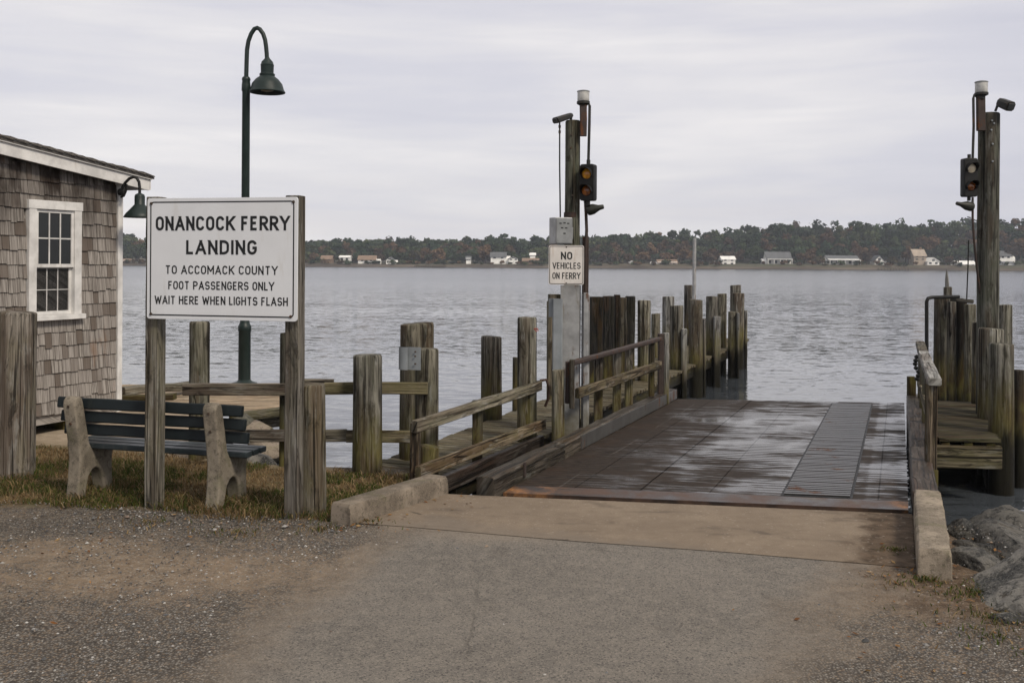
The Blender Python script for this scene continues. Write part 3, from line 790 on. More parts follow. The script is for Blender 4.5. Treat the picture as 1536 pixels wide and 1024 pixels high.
house('house', 'stepped white two-storey house with side wing, right of the thin rod', 1083, 1103, 398, 384, D0 + 1, 'house_white', 'house_white', storeys=2, wing=-2.6, eave=.7)
house('house', 'large white house with big steep slate grey roof and front porch', 1150, 1187, 398.5, 377.5, D0 + 1, 'house_white', 'house_roof', storeys=1, wing=-1.6, porch=True, eave=.5)
house('house', 'white house with deep porch and grey roof, right of the big slate-roofed house', 1242, 1289, 399, 383, D0 + 2, 'house_white', 'house_roof', storeys=1, porch=True, wing=-2, eave=.62)
house('house', 'pale grey gabled house between porch house and beige house', 1312, 1326, 399, 383, D0 + 3, 'house_white', 'house_roof', gable_front=True, wing=2.5)
house('house', 'beige house up among the autumn trees', 1371, 1389, 391, 373.5, D0 + 3, 'house_beige', 'house_beige', storeys=2, chim=True)
house('house', 'white cottage below the beige house left of the tall right pole', 1391, 1409, 398, 386, D0 + 1, 'house_white', 'house_white', gable_front=True)
house('house', 'long low white house immediately left of the tall right pole', 1436, 1464, 402, 391, D0, 'house_white', 'house_white', wing=-1.5, eave=.6)
house('house', 'white house high on the bank right of the tall pole', 1500, 1517, 389, 376, D0 + 8, 'house_white', 'house_roof', wing=2)
house('house', 'white cottage by the water right of the tall pole', 1508, 1522, 401, 392, D0, 'house_white', 'house_roof')

def jetty(px0, px1, label):
    a, c = at(px0, 402, WATER), at(px1, 402, WATER); y = 427
    b = MB(); b.box(WORLD, a.x / a.y * y, c.x / c.y * y, y, y + 2, -.1, .12)
    k = int((px1 - px0) / 3) + 2
    for i in range(k):
        x = (a.x + (c.x - a.x) * i / (k - 1)) / a.y * y; b.cyl((x, y - .1, -1.2), (x, y - .1, .7), .14, n=6)
    tag(b.build('jetty', M['grey_wood'], smooth=0), label, 'jetty', 'jetties on the far shore')
jetty(622, 670, 'low grey jetty on the shore below the olive brown tree')
jetty(1318, 1345, 'low grey jetty in front of the pale grey gabled house')

# air between the landing and the far shore
hb = MB(); hb.box(WORLD, -640, 640, -62, 960, -3.5, 62)
hz_o = hb.build('haze', M['sign_white'], smooth=0)
n = N('haze'); v = n.node('ShaderNodeVolumePrincipled', Density=HAZE, Color=(.82, .88, 1.0), Anisotropy=.0)
n.t.links.new(v.outputs[0], n.out.inputs['Volume']); hz_o.data.materials.clear(); hz_o.data.materials.append(n.mat)
tag(hz_o, kind='stuff')
# ------------------------------------------------------------------ pilings
def piling_mesh(mb, x, y, r, z0, z1, lean=(0, 0), seed=None, n=30, tilt=0.0):
    sd = seed if seed is not None else random.random() * 100
    H = z1 - z0; k = max(7, int(H / .16)); rings = []
    for i in range(k + 1):
        t = i / k; z = z0 + H * t; rr = r * (1.04 - .05 * t)
        if i == k: z = z1 - .012
        ring = []
        for j in range(n):
            a = 2 * math.pi * j / n + math.pi / 2
            q = rr * (1 + .06 * mn.noise((math.cos(a) * 1.3 + sd, math.sin(a) * 1.3, z * .5)) + .02 * mn.noise((math.cos(a) * 5 + sd, math.sin(a) * 5, z * 1.2)))
            ring.append(V((x + lean[0] * t + q * math.cos(a), y + lean[1] * t + q * math.sin(a), z)))
        rings.append(ring)
    c = V((x + lean[0], y + lean[1], z1)); last = rings[-1]
    for f, dz in ((.95, 0), (.9, .004), (.5, .007)):
        rings.append([V((c.x + (p.x - c.x) * f, c.y + (p.y - c.y) * f, z1 + dz + tilt * (p.x - c.x))) for p in last])
    mb.ring_loft(rings, cap0=False)
def piling(px0, px1, ptop, depth, label, group=None, mat='pile_wood', z0=-1.7, name='wooden_piling', lean=(0, 0), tilt=0.0, cat='piling', seed=None):
    r = (px1 - px0) / 2 / FPX * depth; c = atd((px0 + px1) / 2, max(ptop, 480), depth + r)
    top = atd((px0 + px1) / 2, ptop, depth).z
    lean = (random.uniform(-.018, .018), random.uniform(-.02, .02)) if lean == (0, 0) else lean; tilt = tilt or random.uniform(-.07, .07)
    mb = MB(); piling_mesh(mb, c.x - lean[0], depth + r, r, z0, top, lean, seed, tilt=tilt)
    return tag(mb.build(name, M[mat], smooth=50), label, cat, group)
GL = 'pilings of the left pier'; GR = 'pilings beside the right dock'; GS = 'posts along the bank fence'
piling(-2, 53, 470, 8.6, 'thick weathered grey piling standing at the left end of the bench', z0=-.3, mat='post_wood', seed=3)
piling(452, 488, 580, 7.42, 'short stout log post directly behind the right leg of the landing sign', z0=-.3, mat='post_wood', seed=5, tilt=.06)
piling(284, 314, 484, 9.5, 'green piling seen between the two legs of the landing sign, behind the fence rail', GS, z0=-.5)
piling(528, 573, 535, 8.85, 'grey green piling with long dark crack at the turf edge, left of the fence corner', GS, z0=-.9, seed=9)
piling(600, 652, 487, 9.75, 'thickest piling at the fence corner, tall, behind the one with the grey plate', GS, seed=12)
pc = piling(622, 658, 525, 9.15, 'piling at the fence corner carrying a grey metal plate', GS, seed=15)
piling(421, 432, 500, 9.2, 'thin dark fence post mostly hidden behind the right leg of the landing sign', GS, mat='dark_wood', z0=-.8)
piling(629, 659, 672, 8.75, 'low rotten stub with dark rounded top inside the fence corner', GS, mat='dark_wood', z0=-.8, tilt=-.15)
# left pier
piling(721, 753, 506, 12.3, 'piling on the far side of the left walkway, left of the taller railing pile', GL)
piling(769, 777, 537, 13.2, 'thin dark piling peeking out left of the tall railing pile', GL, mat='dark_wood')
piling(776, 805, 477, 10.75, 'tall green piling at the low railing\'s upper end, with red cord scrap', GL)
piling(820, 831, 452, 14.2, 'slim piling directly left of the grey steel column', GL)
piling(828, 847, 556, 10.5, 'green piling under the grey steel plate, left of the steel column', GL, seed=31)
bl = [(883, 904, 446, 15.2, 'widest black fender timber, touching the steel column'), (905, 921, 445, 15.6, 'second black fender timber from the steel column'),
      (922, 930, 443, 15.9, 'narrow black fender timber in the middle of the dark row'), (928, 940, 447, 16.2, 'brownish timber among the black fender timbers'), (939, 952, 445, 16.4, 'black fender timber at the right end of the dark row')]
for a in bl:
    c0, c1 = atd(a[0], 600, a[3]), atd(a[1], 600, a[3]); top = atd(a[0], a[2], a[3]).z
    mb = MB(); mb.timber((( c0.x + c1.x) / 2, a[3] + .12, -1.7), ((c0.x + c1.x) / 2, a[3] + .12, top), c1.x - c0.x, .22, up=(0, 1, 0), jit=.006, ch=.012)
    tag(mb.build('fender_timber', M['dark_wood' if 'brownish' in a[4] else 'black_wood']), a[4], 'timber', 'black fender timbers beside the column')
piling(956, 976, 451, 16.4, 'green piling just right of the black fender timbers', GL)
piling(977, 990, 471, 20.5, 'short distant piling between the black timbers and the pale one', GL)
piling(993, 1011, 445, 23.5, 'pale bleached grey piling in the left pier', GL, mat='grey_wood')
piling(1005, 1025, 459, 18.2, 'front piling nearest the top end of the upper railing', GL)
piling(1026, 1043, 428, 26.0, 'tall piling with the thin upright rod beside it', GL)
piling(1033, 1054, 450, 19.2, 'broad brown green piling with dark wet foot, second from the upper railing', GL)
piling(1059, 1077, 445, 21.0, 'piling with a pale side timber in the middle of the pier end', GL)
piling(1076, 1090, 441, 23.0, 'slim piling between the one with the pale timber and the two stepped ones', GL)
piling(1092, 1108, 468, 22.6, 'shorter piling with pale edge near the seaward end', GL)
piling(1097, 1116, 440, 24.4, 'stout piling at the seaward end of the left pier', GL)
piling(1095, 1111, 428, 27.5, 'tallest rearmost piling at the seaward end, its top above the stout one', GL)
def side_timber(px0, px1, ptop, depth, label, mat='grey_wood'):
    c0, c1 = atd(px0, 560, depth), atd(px1, 560, depth); top = atd(px0, ptop, depth).z
    mb = MB(); mb.timber(((c0.x + c1.x) / 2, depth + .08, -1.7), ((c0.x + c1.x) / 2, depth + .08, top), c1.x - c0.x, .16, up=(0, 1, 0), jit=.005, ch=.015)
    tag(mb.build('fender_timber', M[mat]), label, 'timber', 'pale timbers against the pier pilings')
side_timber(1023, 1031, 494, 18.1, 'pale timber against the piling nearest the upper railing')
side_timber(1055, 1059, 479, 19.3, 'thin pale timber against the broad brown green piling')
side_timber(1071, 1081, 475, 20.9, 'pale timber with black cap in the middle of the pier end')
side_timber(1106, 1109, 470, 22.5, 'thin pale timber at the edge of the shorter seaward piling')
side_timber(1117, 1121, 466, 24.6, 'grey timber on the outermost right side of the left pier')
c = atd(1041, 400, 25.6)
mb = MB(); mb.cyl((c.x, 25.6, -1.6), (c.x + .01, 25.6, atd(1043, 357, 25.6).z), .05, .045, 10)
tag(mb.build('marker_rod', M['pipe'], smooth=50), 'thin upright metal rod standing among the left pier pilings', 'rod')

# right dock
piling(1485, 1520, 517, 11.2, 'front piling of the right dock, standing in the water above the boulders', GR, seed=44)
piling(1468, 1504, 494, 12.2, 'piling on the right dock just in front of the tall signal pole', GR, seed=45)
piling(1520, 1538, 556, 11.6, 'dark piling at the right edge, beside the front piling of the dock', GR, mat='dark_wood')
piling(1497, 1518, 458, 15.0, 'piling behind the tall right pole, its right side showing', GR)
piling(1458, 1472, 484, 13.6, 'slim leaning piling left of the tall right pole', GR)
piling(1447, 1464, 457, 14.6, 'green piling third left of the tall right pole', GR)
piling(1434, 1450, 452, 15.4, 'black piling under the antenna wire', GR, mat='black_wood')
piling(1421, 1434, 453, 14.8, 'mid grey piling left of the black piling, right dock', GR)
piling(1401, 1422, 447, 15.2, 'dark stained double width piling beside the bent black pipe', GR, mat='dark_wood')
piling(1416, 1428, 431, 15.7, 'short square topped post with a pale spike, rising behind the dark stained piling', GR)
c = atd(1421, 430, 15.8); tp = atd(1420, 404, 15.8)
mb = MB(); mb.tube([(c.x, 15.8, c.z - .02), (c.x - .01, 15.8, c.z + .12), (tp.x, 15.8, tp.z)], [.035, .03, .006], 8)
tag(mb.build('spike', M['grey_wood'], smooth=50), 'thin pale spike on top of the short post, right dock', 'spike')
p0, p1, p2 = atd(1390, 545, 14.6), atd(1390, 446, 14.6), atd(1438, 445, 14.9)
mb = MB(); mb.tube([V((p0.x, p0.y, -1.4)), p0, p1 - V((0, 0, .06)), p1 + V((.02, 0, -.015)), p1 + V((.08, .02, 0)), p2], .027, 10)
tag(mb.build('bent_pipe', M['black_metal'], smooth=50), 'bent black pipe frame at the left of the right dock pilings', 'pipe')
c0, c1 = atd(1430, 449, 15.1), atd(1456, 452, 15.1)
mb = MB(); mb.timber(c0, c1, .2, .06); tag(mb.build('cap_plank', M['dark_wood']), 'dark short plank capping the pilings by the antenna wire', 'plank')

# ------------------------------------------------------------------ grey plate on corner piling
c = atd(616, 538, 9.12); f = Frame(c, (1, -.05, 0), (.05, 1, 0))
t = thing('metal_plate', 'pale grey metal plate wrapped round the corner fence piling', 'plate', c)
k = 9.12 / FPX; mb = MB(); prof = []
for i in range(9):
    a = math.pi * (.5 + i / 8 * .5); prof.append((math.cos(a) * .09, -math.sin(a) * .05))
pts = [f(x - .02, y, -16 * k) for x, y in prof] + [f(.1, -.05, -16 * k)]
pin = [f(x * .93 - .02, y * .9, -16 * k) for x, y in prof] + [f(.1, -.044, -16 * k)]
r0 = pts + pin[::-1]; r1 = [p + V((0, 0, 34 * k)) for p in r0]
mb.ring_loft([r0, r1]); mb.build('sheet', M['plate_grey'], t)
mb = MB()
for zz in (-.04, .03, .07): mb.lathe(f(.05, -.052, zz), [(.009, .0), (.009, .006), (.004, .009)], 8, axis=(0, -1, 0))
mb.build('bolt', M['bolt'], t)

# ------------------------------------------------------------------ fences and railings
def railing(name, label, rails, posts, mat='rail_wood', group=None, rail_size=(.05, .11), bolts=True):
    t = thing(name, label, 'railing', (rails[0][0].x, rails[0][0].y, 0), group)
    for p0, p1 in rails:
        mb = MB(); mb.timber(p0, p1, rail_size[0], rail_size[1], jit=.004, ch=.007); mb.build('rail', M[mat], t)
    for x, y, z0, z1, w, m in posts:
        mb = MB(); mb.timber((x, y, z0), (x, y, z1), w, w, up=(0, 1, 0), jit=.004, ch=.01); mb.build('post', M[m], t)
    return t
k = 9.12
railing('bank_fence', 'two-rail timber fence along the bank behind the bench and sign',
        [(atd(275, 584, k), atd(455, 583.5, k)), (atd(487, 582.5, k), atd(641, 582, k)), (atd(440, 577, k + .09), atd(500, 577, k + .09)),
         (atd(300, 653, k), atd(520, 653, k)), (atd(520, 654, k), atd(622, 655, k))], [(atd(428, 600, k + .12).x, k + .12, -.9, .92, .09, 'dark_wood')])
# lower railing
ra, rb = atd(622, 640, 8.45), atd(810, 578, 10.9); la, lb = atd(627, 709, 8.4), atd(815, 636, 10.75)
off = V((-.07, .03, 0))
def on(p, q, t): return p.lerp(q, t)
pm = on(ra, rb, .5) + V((-.075, .035, 0))
pe = ra + V((.0, .07, 0))
t = railing('timber_railing', 'low two-rail timber railing beside the left walkway, climbing from the concrete kerb',
        [(ra, rb), (la, lb)], [(pm.x, pm.y, -1.4, pm.z + .02, .1, 'dark_wood'), (pe.x, pe.y, -.35, pe.z + .02, .085, 'rail_wood')], rail_size=(.06, .105))
mb = MB(); q0, q1 = la + V((.06, .2, -.2)), lb + V((-.02, .05, -.2)); mb.timber(q0, q1, .07, .15); mb.build('stringer', M['wet_timber'], t)
rope = [rb + V((.0, .02, .05)), rb + V((.07, .03, .06)), rb + V((.1, .05, -.02)), rb + V((.09, .06, -.16)), rb + V((.06, .07, -.24))]
mb = MB(); mb.tube(rope, .016, 8); tag(mb.build('mooring_rope', M['rope'], smooth=60), 'dark rope loop hanging off the top end of the low railing', 'rope')
mb = MB(); c = atd(801, 493, 10.72); mb.tube([c, c + V((.03, -.02, .005)), c + V((.045, -.02, -.02))], .006, 6); mb.tube([c, c + V((.03, -.03, -.03))], .005, 6)
n = N('red_cord'); n.principled((.25, .04, .03), .8); M['red_cord'] = n.mat
tag(mb.build('cord', M['red_cord'], smooth=60), 'scrap of red cord tied on the tall railing pile', 'cord')
# upper railing
def upper(): 
    a0, a1 = atd(853, 546, 10.55), atd(990, 508, 14.0); b0, b1 = atd(866, 590, 10.6), atd(990, 547, 13.9)
    t = thing('ramp_railing', 'upper two-rail railing along the left side of the wet ramp', 'railing', (a0.x, a0.y, 0))
    mb = MB(); mb.timber(a0, a1, .07, .055, ch=.012); mb.build('top_rail', M['rust_metal'], t)
    mb = MB(); mb.timber(b0, b1, .05, .11); mb.build('rail', M['rail_wood'], t)
    e = atd(854, 560, 10.58)
    mb = MB(); mb.timber((e.x, e.y, atd(854, 604, 10.58).z), (e.x, e.y, a0.z + .02), .085, .085, up=(0, 1, 0)); mb.build('post', M['rust_metal'], t)['label'] = 'rusty end post of the railing'
    for px, d in ((902, 11.75), (930, 12.4), (948, 12.9)):
        q = atd(px, 560, d); mb = MB(); mb.timber((q.x - .03, d + .07, -1.3), (q.x - .03, d + .07, atd(px, 533 - (px - 900) * .27, d).z), .1, .1, up=(0, 1, 0)); mb.build('post', M['pile_wood'], t)
    for px0, px1, pt, d, m in ((988, 996, 501, 14.05, 'rust_metal'), (996, 1004, 500, 14.1, 'grey_wood'), (974, 982, 508, 13.8, 'dark_wood')):
        q0, q1 = atd(px0, 560, d), atd(px1, 560, d); mb = MB(); mb.timber(((q0.x + q1.x) / 2, d + .06, -1.0), ((q0.x + q1.x) / 2, d + .06, atd(px0, pt, d).z), q1.x - q0.x, .11, up=(0, 1, 0)); mb.build('post', M[m], t)
upper()
# right railing
def right():
    t = thing('dock_railing', 'timber railing along the right side of the ramp beside the right dock', 'railing', (4, 9.5, 0))
    n0 = atd(1398, 570, 9.0); f0 = atd(1380, 515, 14.0)
    mb = MB(); mb.timber(n0 + V((0, -.05, -.01)), on(n0, f0, .62), .12, .07, ch=.012); mb.build('top_rail', M['grey_wood'], t)
    mb = MB(); mb.timber(on(n0, f0, .625), f0, .115, .07, ch=.012); mb.build('top_rail', M['rail_wood'], t)
    l0, l1 = atd(1399, 640, 9.1), atd(1379, 572, 14.0)
    mb = MB(); mb.timber(l0, l1, .06, .12); mb.build('rail', M['rail_wood'], t)
    mb = MB(); mb.timber((n0.x, 9.02, .05), (n0.x, 9.02, n0.z - .04), .085, .085, up=(0, 1, 0)); mb.build('post', M['rail_wood'], t)
    mb = MB(); mb.timber((n0.x, 9.02, -1.3), (n0.x, 9.02, .046), .1, .1, up=(0, 1, 0)); mb.build('post', M['dark_wood'], t)['label'] = 'dark wet foot of the near railing post'
    for s in (.25, .5, .75, .97):
        q = on(n0, f0, s); mb = MB(); mb.timber((q.x + .03, q.y, -1.3), (q.x + .03, q.y, q.z - .04), .09, .09, up=(0, 1, 0)); mb.build('post', M['pile_wood'], t)
    q = atd(1371, 545, 13.9)
    c = atd(1374, 545, 13.5)
    mb = MB(); 
    for i in range(7): mb.lathe(c + V((random.uniform(-.03, .03), random.uniform(-.05, .05), .09 - i * .05)), [(.0, -.035), (.035, -.01), (.035, .01), (.0, .035)], 8, caps=(False, False))
    tag(mb.build('chain_bundle', M['dark_metal'], smooth=60), 'dark bundle of chain hanging on the far end of the right railing', 'chain')
    q = atd(1367, 580, 14.2); mb = MB(); mb.timber((q.x, 14.2, -1.2), (q.x, 14.2, atd(1367, 565, 14.2).z), .1, .1, up=(0, 1, 0)); tag(mb.build('mooring_post', M['black_wood']), 'small black post at the far right corner of the ramp', 'post')
right()

# ------------------------------------------------------------------ left walkway and right dock
DIR = V((.363, .932, 0)); PER = V((.932, -.363, 0))
def planked(name, label, fr, L0, L1, W0, W1, top, board, mat, beams=True, gap=.006, edge=.0, thick=.04, beam_h=.2):
    t = thing(name, label, 'dock', fr((W0 + W1) / 2, (L0 + L1) / 2, top))
    mb = MB(); y = L0
    while y < L1:
        b = board * random.uniform(.97, 1.03)
        x0, x1 = W0 + random.uniform(-edge, edge), W1 + random.uniform(-edge, edge); dz = random.uniform(-.004, .004)
        f2 = Frame(fr(0, 0, 0), fr.x, fr.y)
        mb.timber(f2(x0, y + b / 2, top - thick / 2 + dz), f2(x1, y + b / 2, top - thick / 2 + dz + random.uniform(-.004, .004)), b - gap, thick, jit=.0012, ch=.004, seg=3)
        y += b
    mb.build('planks', M[mat], t)
    if beams:
        for x in (W0 + .08, (W0 + W1) / 2, W1 - .08):
            mb = MB(); mb.timber(fr(x, L0 + .02, top - thick - beam_h / 2 - .004), fr(x, L1 - .02, top - thick - beam_h / 2 - .004), .09, beam_h); mb.build('beam', M['black_wood'], t)
        for y in (L0 + .05, L1 - .05):
            mb = MB(); mb.timber(fr(W0 + .02, y, top - thick - beam_h * 1.5 - .008), fr(W1 - .02, y, top - thick - beam_h * 1.5 - .008), .1, beam_h); mb.build('beam', M['dark_wood'], t)
    return t
WF = Frame((-1.29, 9.75, 0), PER, DIR)
WF = Frame((-1.29, 9.75, 0), (.93, -.368, 0), (.368, .93, 0))
planked('walkway', 'weathered plank walkway running out along the left of the ramp', WF, -.35, 17.5, .02, 1.02, -.05, .145, 'deck_wood', edge=.02)
p = atd(592, 706, 9.3); f = Frame(p, (.97, -.2, 0), (.2, .97, 0)); mb = MB()
for i in range(3): mb.timber(f(-.2, i * .16, .004 * i - .05), f(.42, i * .16, .004 * i - .05), .15, .05)
tag(mb.build('step_planks', M['grey_wood']), 'loose grey planks bridging turf and walkway by the fence corner', 'planks')
RF2 = Frame(at(1404, 657, .0), (.965, -.1, 0), DIR)
t = planked('dock', 'small mossy plank dock right of the ramp', RF2, 0.0, 3.2, .02, .66, .0, .16, 'mossy_deck_wood', beam_h=.1)
mb = MB(); mb.timber(RF2(-.05, 3.1, -.95), RF2(1.4, 3.1, -.95), .08, 1.6, jit=.01); mb.build('added_dark_backing', M['black_wood'], t)  # dark wall added so the space under the dock reads black
mb = MB(); mb.timber(RF2(.62, .6, -.75), RF2(.66, 3.0, -.75), .06, 1.2, jit=.01); mb.build('added_dark_backing', M['black_wood'], t)  # second added dark wall, for the water to mirror as shade
mb = MB(); mb.timber(RF2(-.02, .04, -.2), RF2(.68, .04, -.2), .09, .25); mb.build('front_beam', M['rail_wood'], t)['label'] = 'thick mossy front beam of the dock'

# timber platform at the lamp post
PF = Frame(at(347, 618, .0), (1, .14, 0), (-.14, 1, 0))
t = thing('platform', 'pale plank platform on the bank carrying the street lamp', 'platform', PF(0, 0, 0))
mb = MB(); cor = [(-3.0, .15), (.04, -.02), (.95, .72), (1.1, 3.1), (-3.0, 3.1)]
y = .0
while y < 3.05:
    x1 = .04 + min(.95, y * 1.25) + random.uniform(-.02, .03)
    mb.timber(PF(-2.6 + random.uniform(-.03, .03), y + .07, -.03), PF(x1, y + .07, -.03 + random.uniform(-.006, .006)), .134, .045, seg=8, jit=.002); y += .14
mb.build('planks', M['pale_deck_wood'], t)
mb = MB(); mb.timber(PF(.0, -.06, -.075), PF(1.0, .72, -.05), .08, .12, jit=.012); mb.build('edge_beam', M['grey_wood'], t)
mb = MB(); mb.timber(PF(.3, .45, -.2), PF(.95, .9, -.2), .12, .16); mb.build('beam', M['rail_wood'], t)
mb = MB(); mb.timber(PF(.75, .85, -1.2), PF(.75, .85, -.13), .16, .16, up=(0, 1, 0)); mb.build('support_post', M['dark_wood'], t)
c0, c1 = atd(182, 598, 12.6), atd(262, 594, 12.6)
mb = MB(); mb.timber(c0, c1, .14, .07, jit=.01); tag(mb.build('timber_sill', M['dark_wood']), 'dark weathered timber lying behind the bench beside the shingled building', 'timber')
c0, c1 = at(183, 586, .12), at(290, 578, .1)
mb = MB(); mb.timber(c0, c1, .2, .1, jit=.01); tag(mb.build('timber_sill', M['deck_wood']), 'brown timber edging the platform beside the shingled building', 'timber')

# ------------------------------------------------------------------ kerbs
def kerb(name, label, p0, p1, w0, h, mat, bulge=.008):
    p0, p1 = V(p0), V(p1); d = (p1 - p0); L = d.length; d.normalize(); s = d.cross(V((0, 0, 1)))
    mb = MB(); n = 60; rings = []; c = .014
    for k in range(-1, n + 2):
        tt = min(max(k / n, 0), 1); q = p0 + d * (L * tt); e = 0 if 0 <= k <= n else .022
        prof = [(-w0 / 2, -.2), (w0 / 2, -.2), (w0 / 2 - .002, h * .5), (w0 / 2 - .006, h - c), (w0 / 2 - c * .6 - .006, h - c * .25), (w0 / 2 - c * 1.4, h), (0, h + .003), (-w0 / 2 + c * 1.4, h), (-w0 / 2 + c * .6 + .006, h - c * .25), (-w0 / 2 + .006, h - c), (-w0 / 2 + .002, h * .5)]
        ring = []
        for i, (x, z) in enumerate(prof):
            nz = mn.noise((tt * L * 4 + 3, i * 1.7, 5.0)) * bulge + (mn.noise((tt * L * 23, i * 3.1, 2.0)) * bulge * .8 if i in (3, 4, 5, 7, 8, 9) else 0)
            zz = z - (e if z > 0 else 0) ; xx = x * (1 - e * 2)
            ring.append(q + s * (xx + nz) + V((0, 0, zz + nz * .7)) + (d * (-.0 if k >= 0 else 0)))
        if k == -1: ring = [r - d * .014 for r in ring]
        if k == n + 1: ring = [r + d * .014 for r in ring]
        rings.append(ring)
    mb.ring_loft(rings); return tag(mb.build(name, M[mat], smooth=35), label, 'kerb')
kerb('concrete_kerb', 'long low concrete kerb leading up to the left side of the ramp', (-1.22, 7.2, 0), (-.60, 8.17, 0), .2, .15, 'concrete_kerb')
kerb('concrete_block', 'short pale concrete block kerb at the right front corner of the ramp', (2.575, 6.04, 0), (3.19, 7.62, 0), .2, .175, 'concrete')

# ------------------------------------------------------------------ ferry ramp
RO, RX, RY = V((-.08, 8.18, 0)), V((.988, -.155, 0)).normalized(), V((.363, .932, -.0148)).normalized()
RW = 3.19; RL = 7.0
def RP(a, b, c=0.0): return RO + RX * a + RY * b + V((0, 0, c))
class RFrame(Frame):
    def __init__(s): s.o, s.x, s.y, s.z = RO, RX, RY, V((0, 0, 1))
RF = RFrame()
n = N('ramp_deck'); uv = n.uv(); U_, V_, _ = n.sep(uv); p = n.pos()
pa = n.noise(n.mapping(uv, (.9, 4.6, 1)), 1., 6, .66, .4); pb = n.noise(n.mapping(uv, (.75, .55, 1), (3, 8, 0)), 1., 4, .6)
fine = n.noise(n.mapping(uv, (9, 34, 1)), 1., 4, .65); f2 = n.noise(uv, 60, 3, .7)
lane = n.math('MULTIPLY', n.step(U_, .95, 1.3), n.step(U_, 2.29, 2.26))
lane2 = n.step(U_, 2.83, 2.88)
str_ = n.noise(n.mapping(uv, (1.1, 5.2, 1), (9, 2, 0)), 1., 7, .7, .9)
wetv = n.math('ADD', n.math('MULTIPLY', str_, .6), n.math('ADD', n.math('MULTIPLY', pa, .4), n.math('MULTIPLY', n.math('SUBTRACT', pb, .5), .7)))
wetv = n.math('ADD', wetv, n.math('MULTIPLY', lane, .075))
wetv = n.math('ADD', wetv, n.math('MULTIPLY', lane2, .05))
wetv = n.math('SUBTRACT', wetv, n.step(U_, .75, .15, 0, .1))
wet = n.step(wetv, .455, .61)
rust = n.step(n.noise(n.mapping(uv, (1.2, 1.9, 1), (1, 4, 0)), 1., 6, .68), .45, .68)
edge = n.math('MAXIMUM', n.step(U_, .95, .1), n.step(U_, 2.95, 3.19))
c = n.mix(n.step(fine, .3, .7), (.017, .0135, .0115), (.052, .042, .035))
c = n.mix(n.math('MULTIPLY', rust, n.math('ADD', n.math('MULTIPLY', edge, .4), .25)), c, (.046, .029, .02))
c = n.mix(n.step(f2, .68, .8, 0, .4), c, (.14, .13, .12))
def line(u, wdt, wob=.02):
    x = n.math('ADD', U_, n.math('MULTIPLY', n.math('SUBTRACT', n.noise(n.mapping(uv, (.01, 1.6, 1), (u, 0, 0)), 1., 3), .5), wob))
    return n.step(n.math('ABSOLUTE', n.math('SUBTRACT', x, u)), wdt, wdt * .6)
dark = n.math('MULTIPLY', line(1.05, .011), .85)
for u in (.5, 1.62, 2.96): dark = n.math('MAXIMUM', dark, n.math('MULTIPLY', line(u, .008), .7))
c = n.mix(n.math('MULTIPLY', dark, .9), c, (.006, .005, .0045))
lite = n.math('MULTIPLY', line(.36, .008, .09), n.step(pb, .42, .55))
c = n.mix(n.math('MULTIPLY', lite, .3), c, (.2, .19, .18))
ribs = n.math('SINE', n.math('MULTIPLY', V_, 2 * math.pi * 9.5))
ribm = n.step(n.noise(n.mapping(uv, (1.4, .8, 1), (5, 5, 0)), 1., 3), .42, .56)
wet = n.math('MULTIPLY', wet, n.math('SUBTRACT', 1.0, n.math('MULTIPLY', ribm, n.step(ribs, .1, .8, 0, .8))))
c = n.mix(n.math('MULTIPLY', ribm, n.step(ribs, .2, .9, 0, .4)), c, (.012, .01, .009))
dry = n.math('SUBTRACT', 1.0, wet)
h = n.math('ADD', n.math('MULTIPLY', ribs, n.math('MULTIPLY', ribm, .2)), n.math('MULTIPLY', fine, .35))
h = n.math('ADD', h, n.math('MULTIPLY', pa, .5)); h = n.math('SUBTRACT', h, n.math('MULTIPLY', dark, .8))
rough = n.math('ADD', n.math('MULTIPLY', dry, n.math('ADD', .5, n.math('MULTIPLY', fine, .2))), .07)
c = n.mix(n.math('MULTIPLY', wet, .45), c, (.02, .018, .017))
bp = n.node('ShaderNodeBump', Distance=.01); n.set(bp.inputs['Strength'], n.math('ADD', .12, n.math('MULTIPLY', dry, .5))); n.set(bp.inputs['Height'], h)
spec = n.math('MULTIPLY', n.math('ADD', .05, n.math('MULTIPLY', wet, .4)), n.math('SUBTRACT', 1.0, dark))
n.principled(c, rough, normal=bp.outputs[0], Specular_IOR_Level=spec, IOR=1.45)
M['ramp_deck'] = n.mat
rt = thing('ferry_ramp', 'wide wet dark ferry ramp sloping down to the water', 'ramp', RP(RW / 2, 0))
mb = MB(); nu, nv = 8, 24
g = [[RP(RW * i / nu, .34 + (RL + .25 * i / nu - .34) * j / nv) for i in range(nu + 1)] for j in range(nv + 1)]
pts = [p for r in g for p in r]; F = []; U = []
for j in range(nv):
    for i in range(nu):
        idx = (j * (nu + 1) + i, j * (nu + 1) + i + 1, (j + 1) * (nu + 1) + i + 1, (j + 1) * (nu + 1) + i); F.append(idx)
        U.append([(RW * (q % (nu + 1)) / nu, RL * (q // (nu + 1)) / nv) for q in idx])
mb.add(pts, F, U)
mb.build('deck', M['ramp_deck'], rt, smooth=0)
mb = MB()   # edge of the deck plate and the girders that carry it
mb.box(RF, .0, RW, RL + .02, RL + .09, -.22, -.05); mb.box(RF, 0, .12, .34, RL, -.25, -.012); mb.box(RF, RW - .12, RW, .34, RL, -.25, -.012)
for u in (.9, 1.7, 2.5): mb.box(RF, u, u + .1, .36, RL, -.25, -.012)
mb.build('girder', M['rust_wet'], rt, smooth=0)['kind'] = 'stuff'
n = N('threshold'); p = n.pos(); U_, V_, _ = n.sep(n.uv())
a = n.noise(p, 3.2, 6, .65, .3); f = n.noise(p, 40, 4, .7); e = n.math('MAXIMUM', n.step(U_, .6, .1), n.step(U_, 3.0, 3.2))
c = n.mix(n.step(a, .35, .65), (.024, .018, .015), (.07, .038, .024))
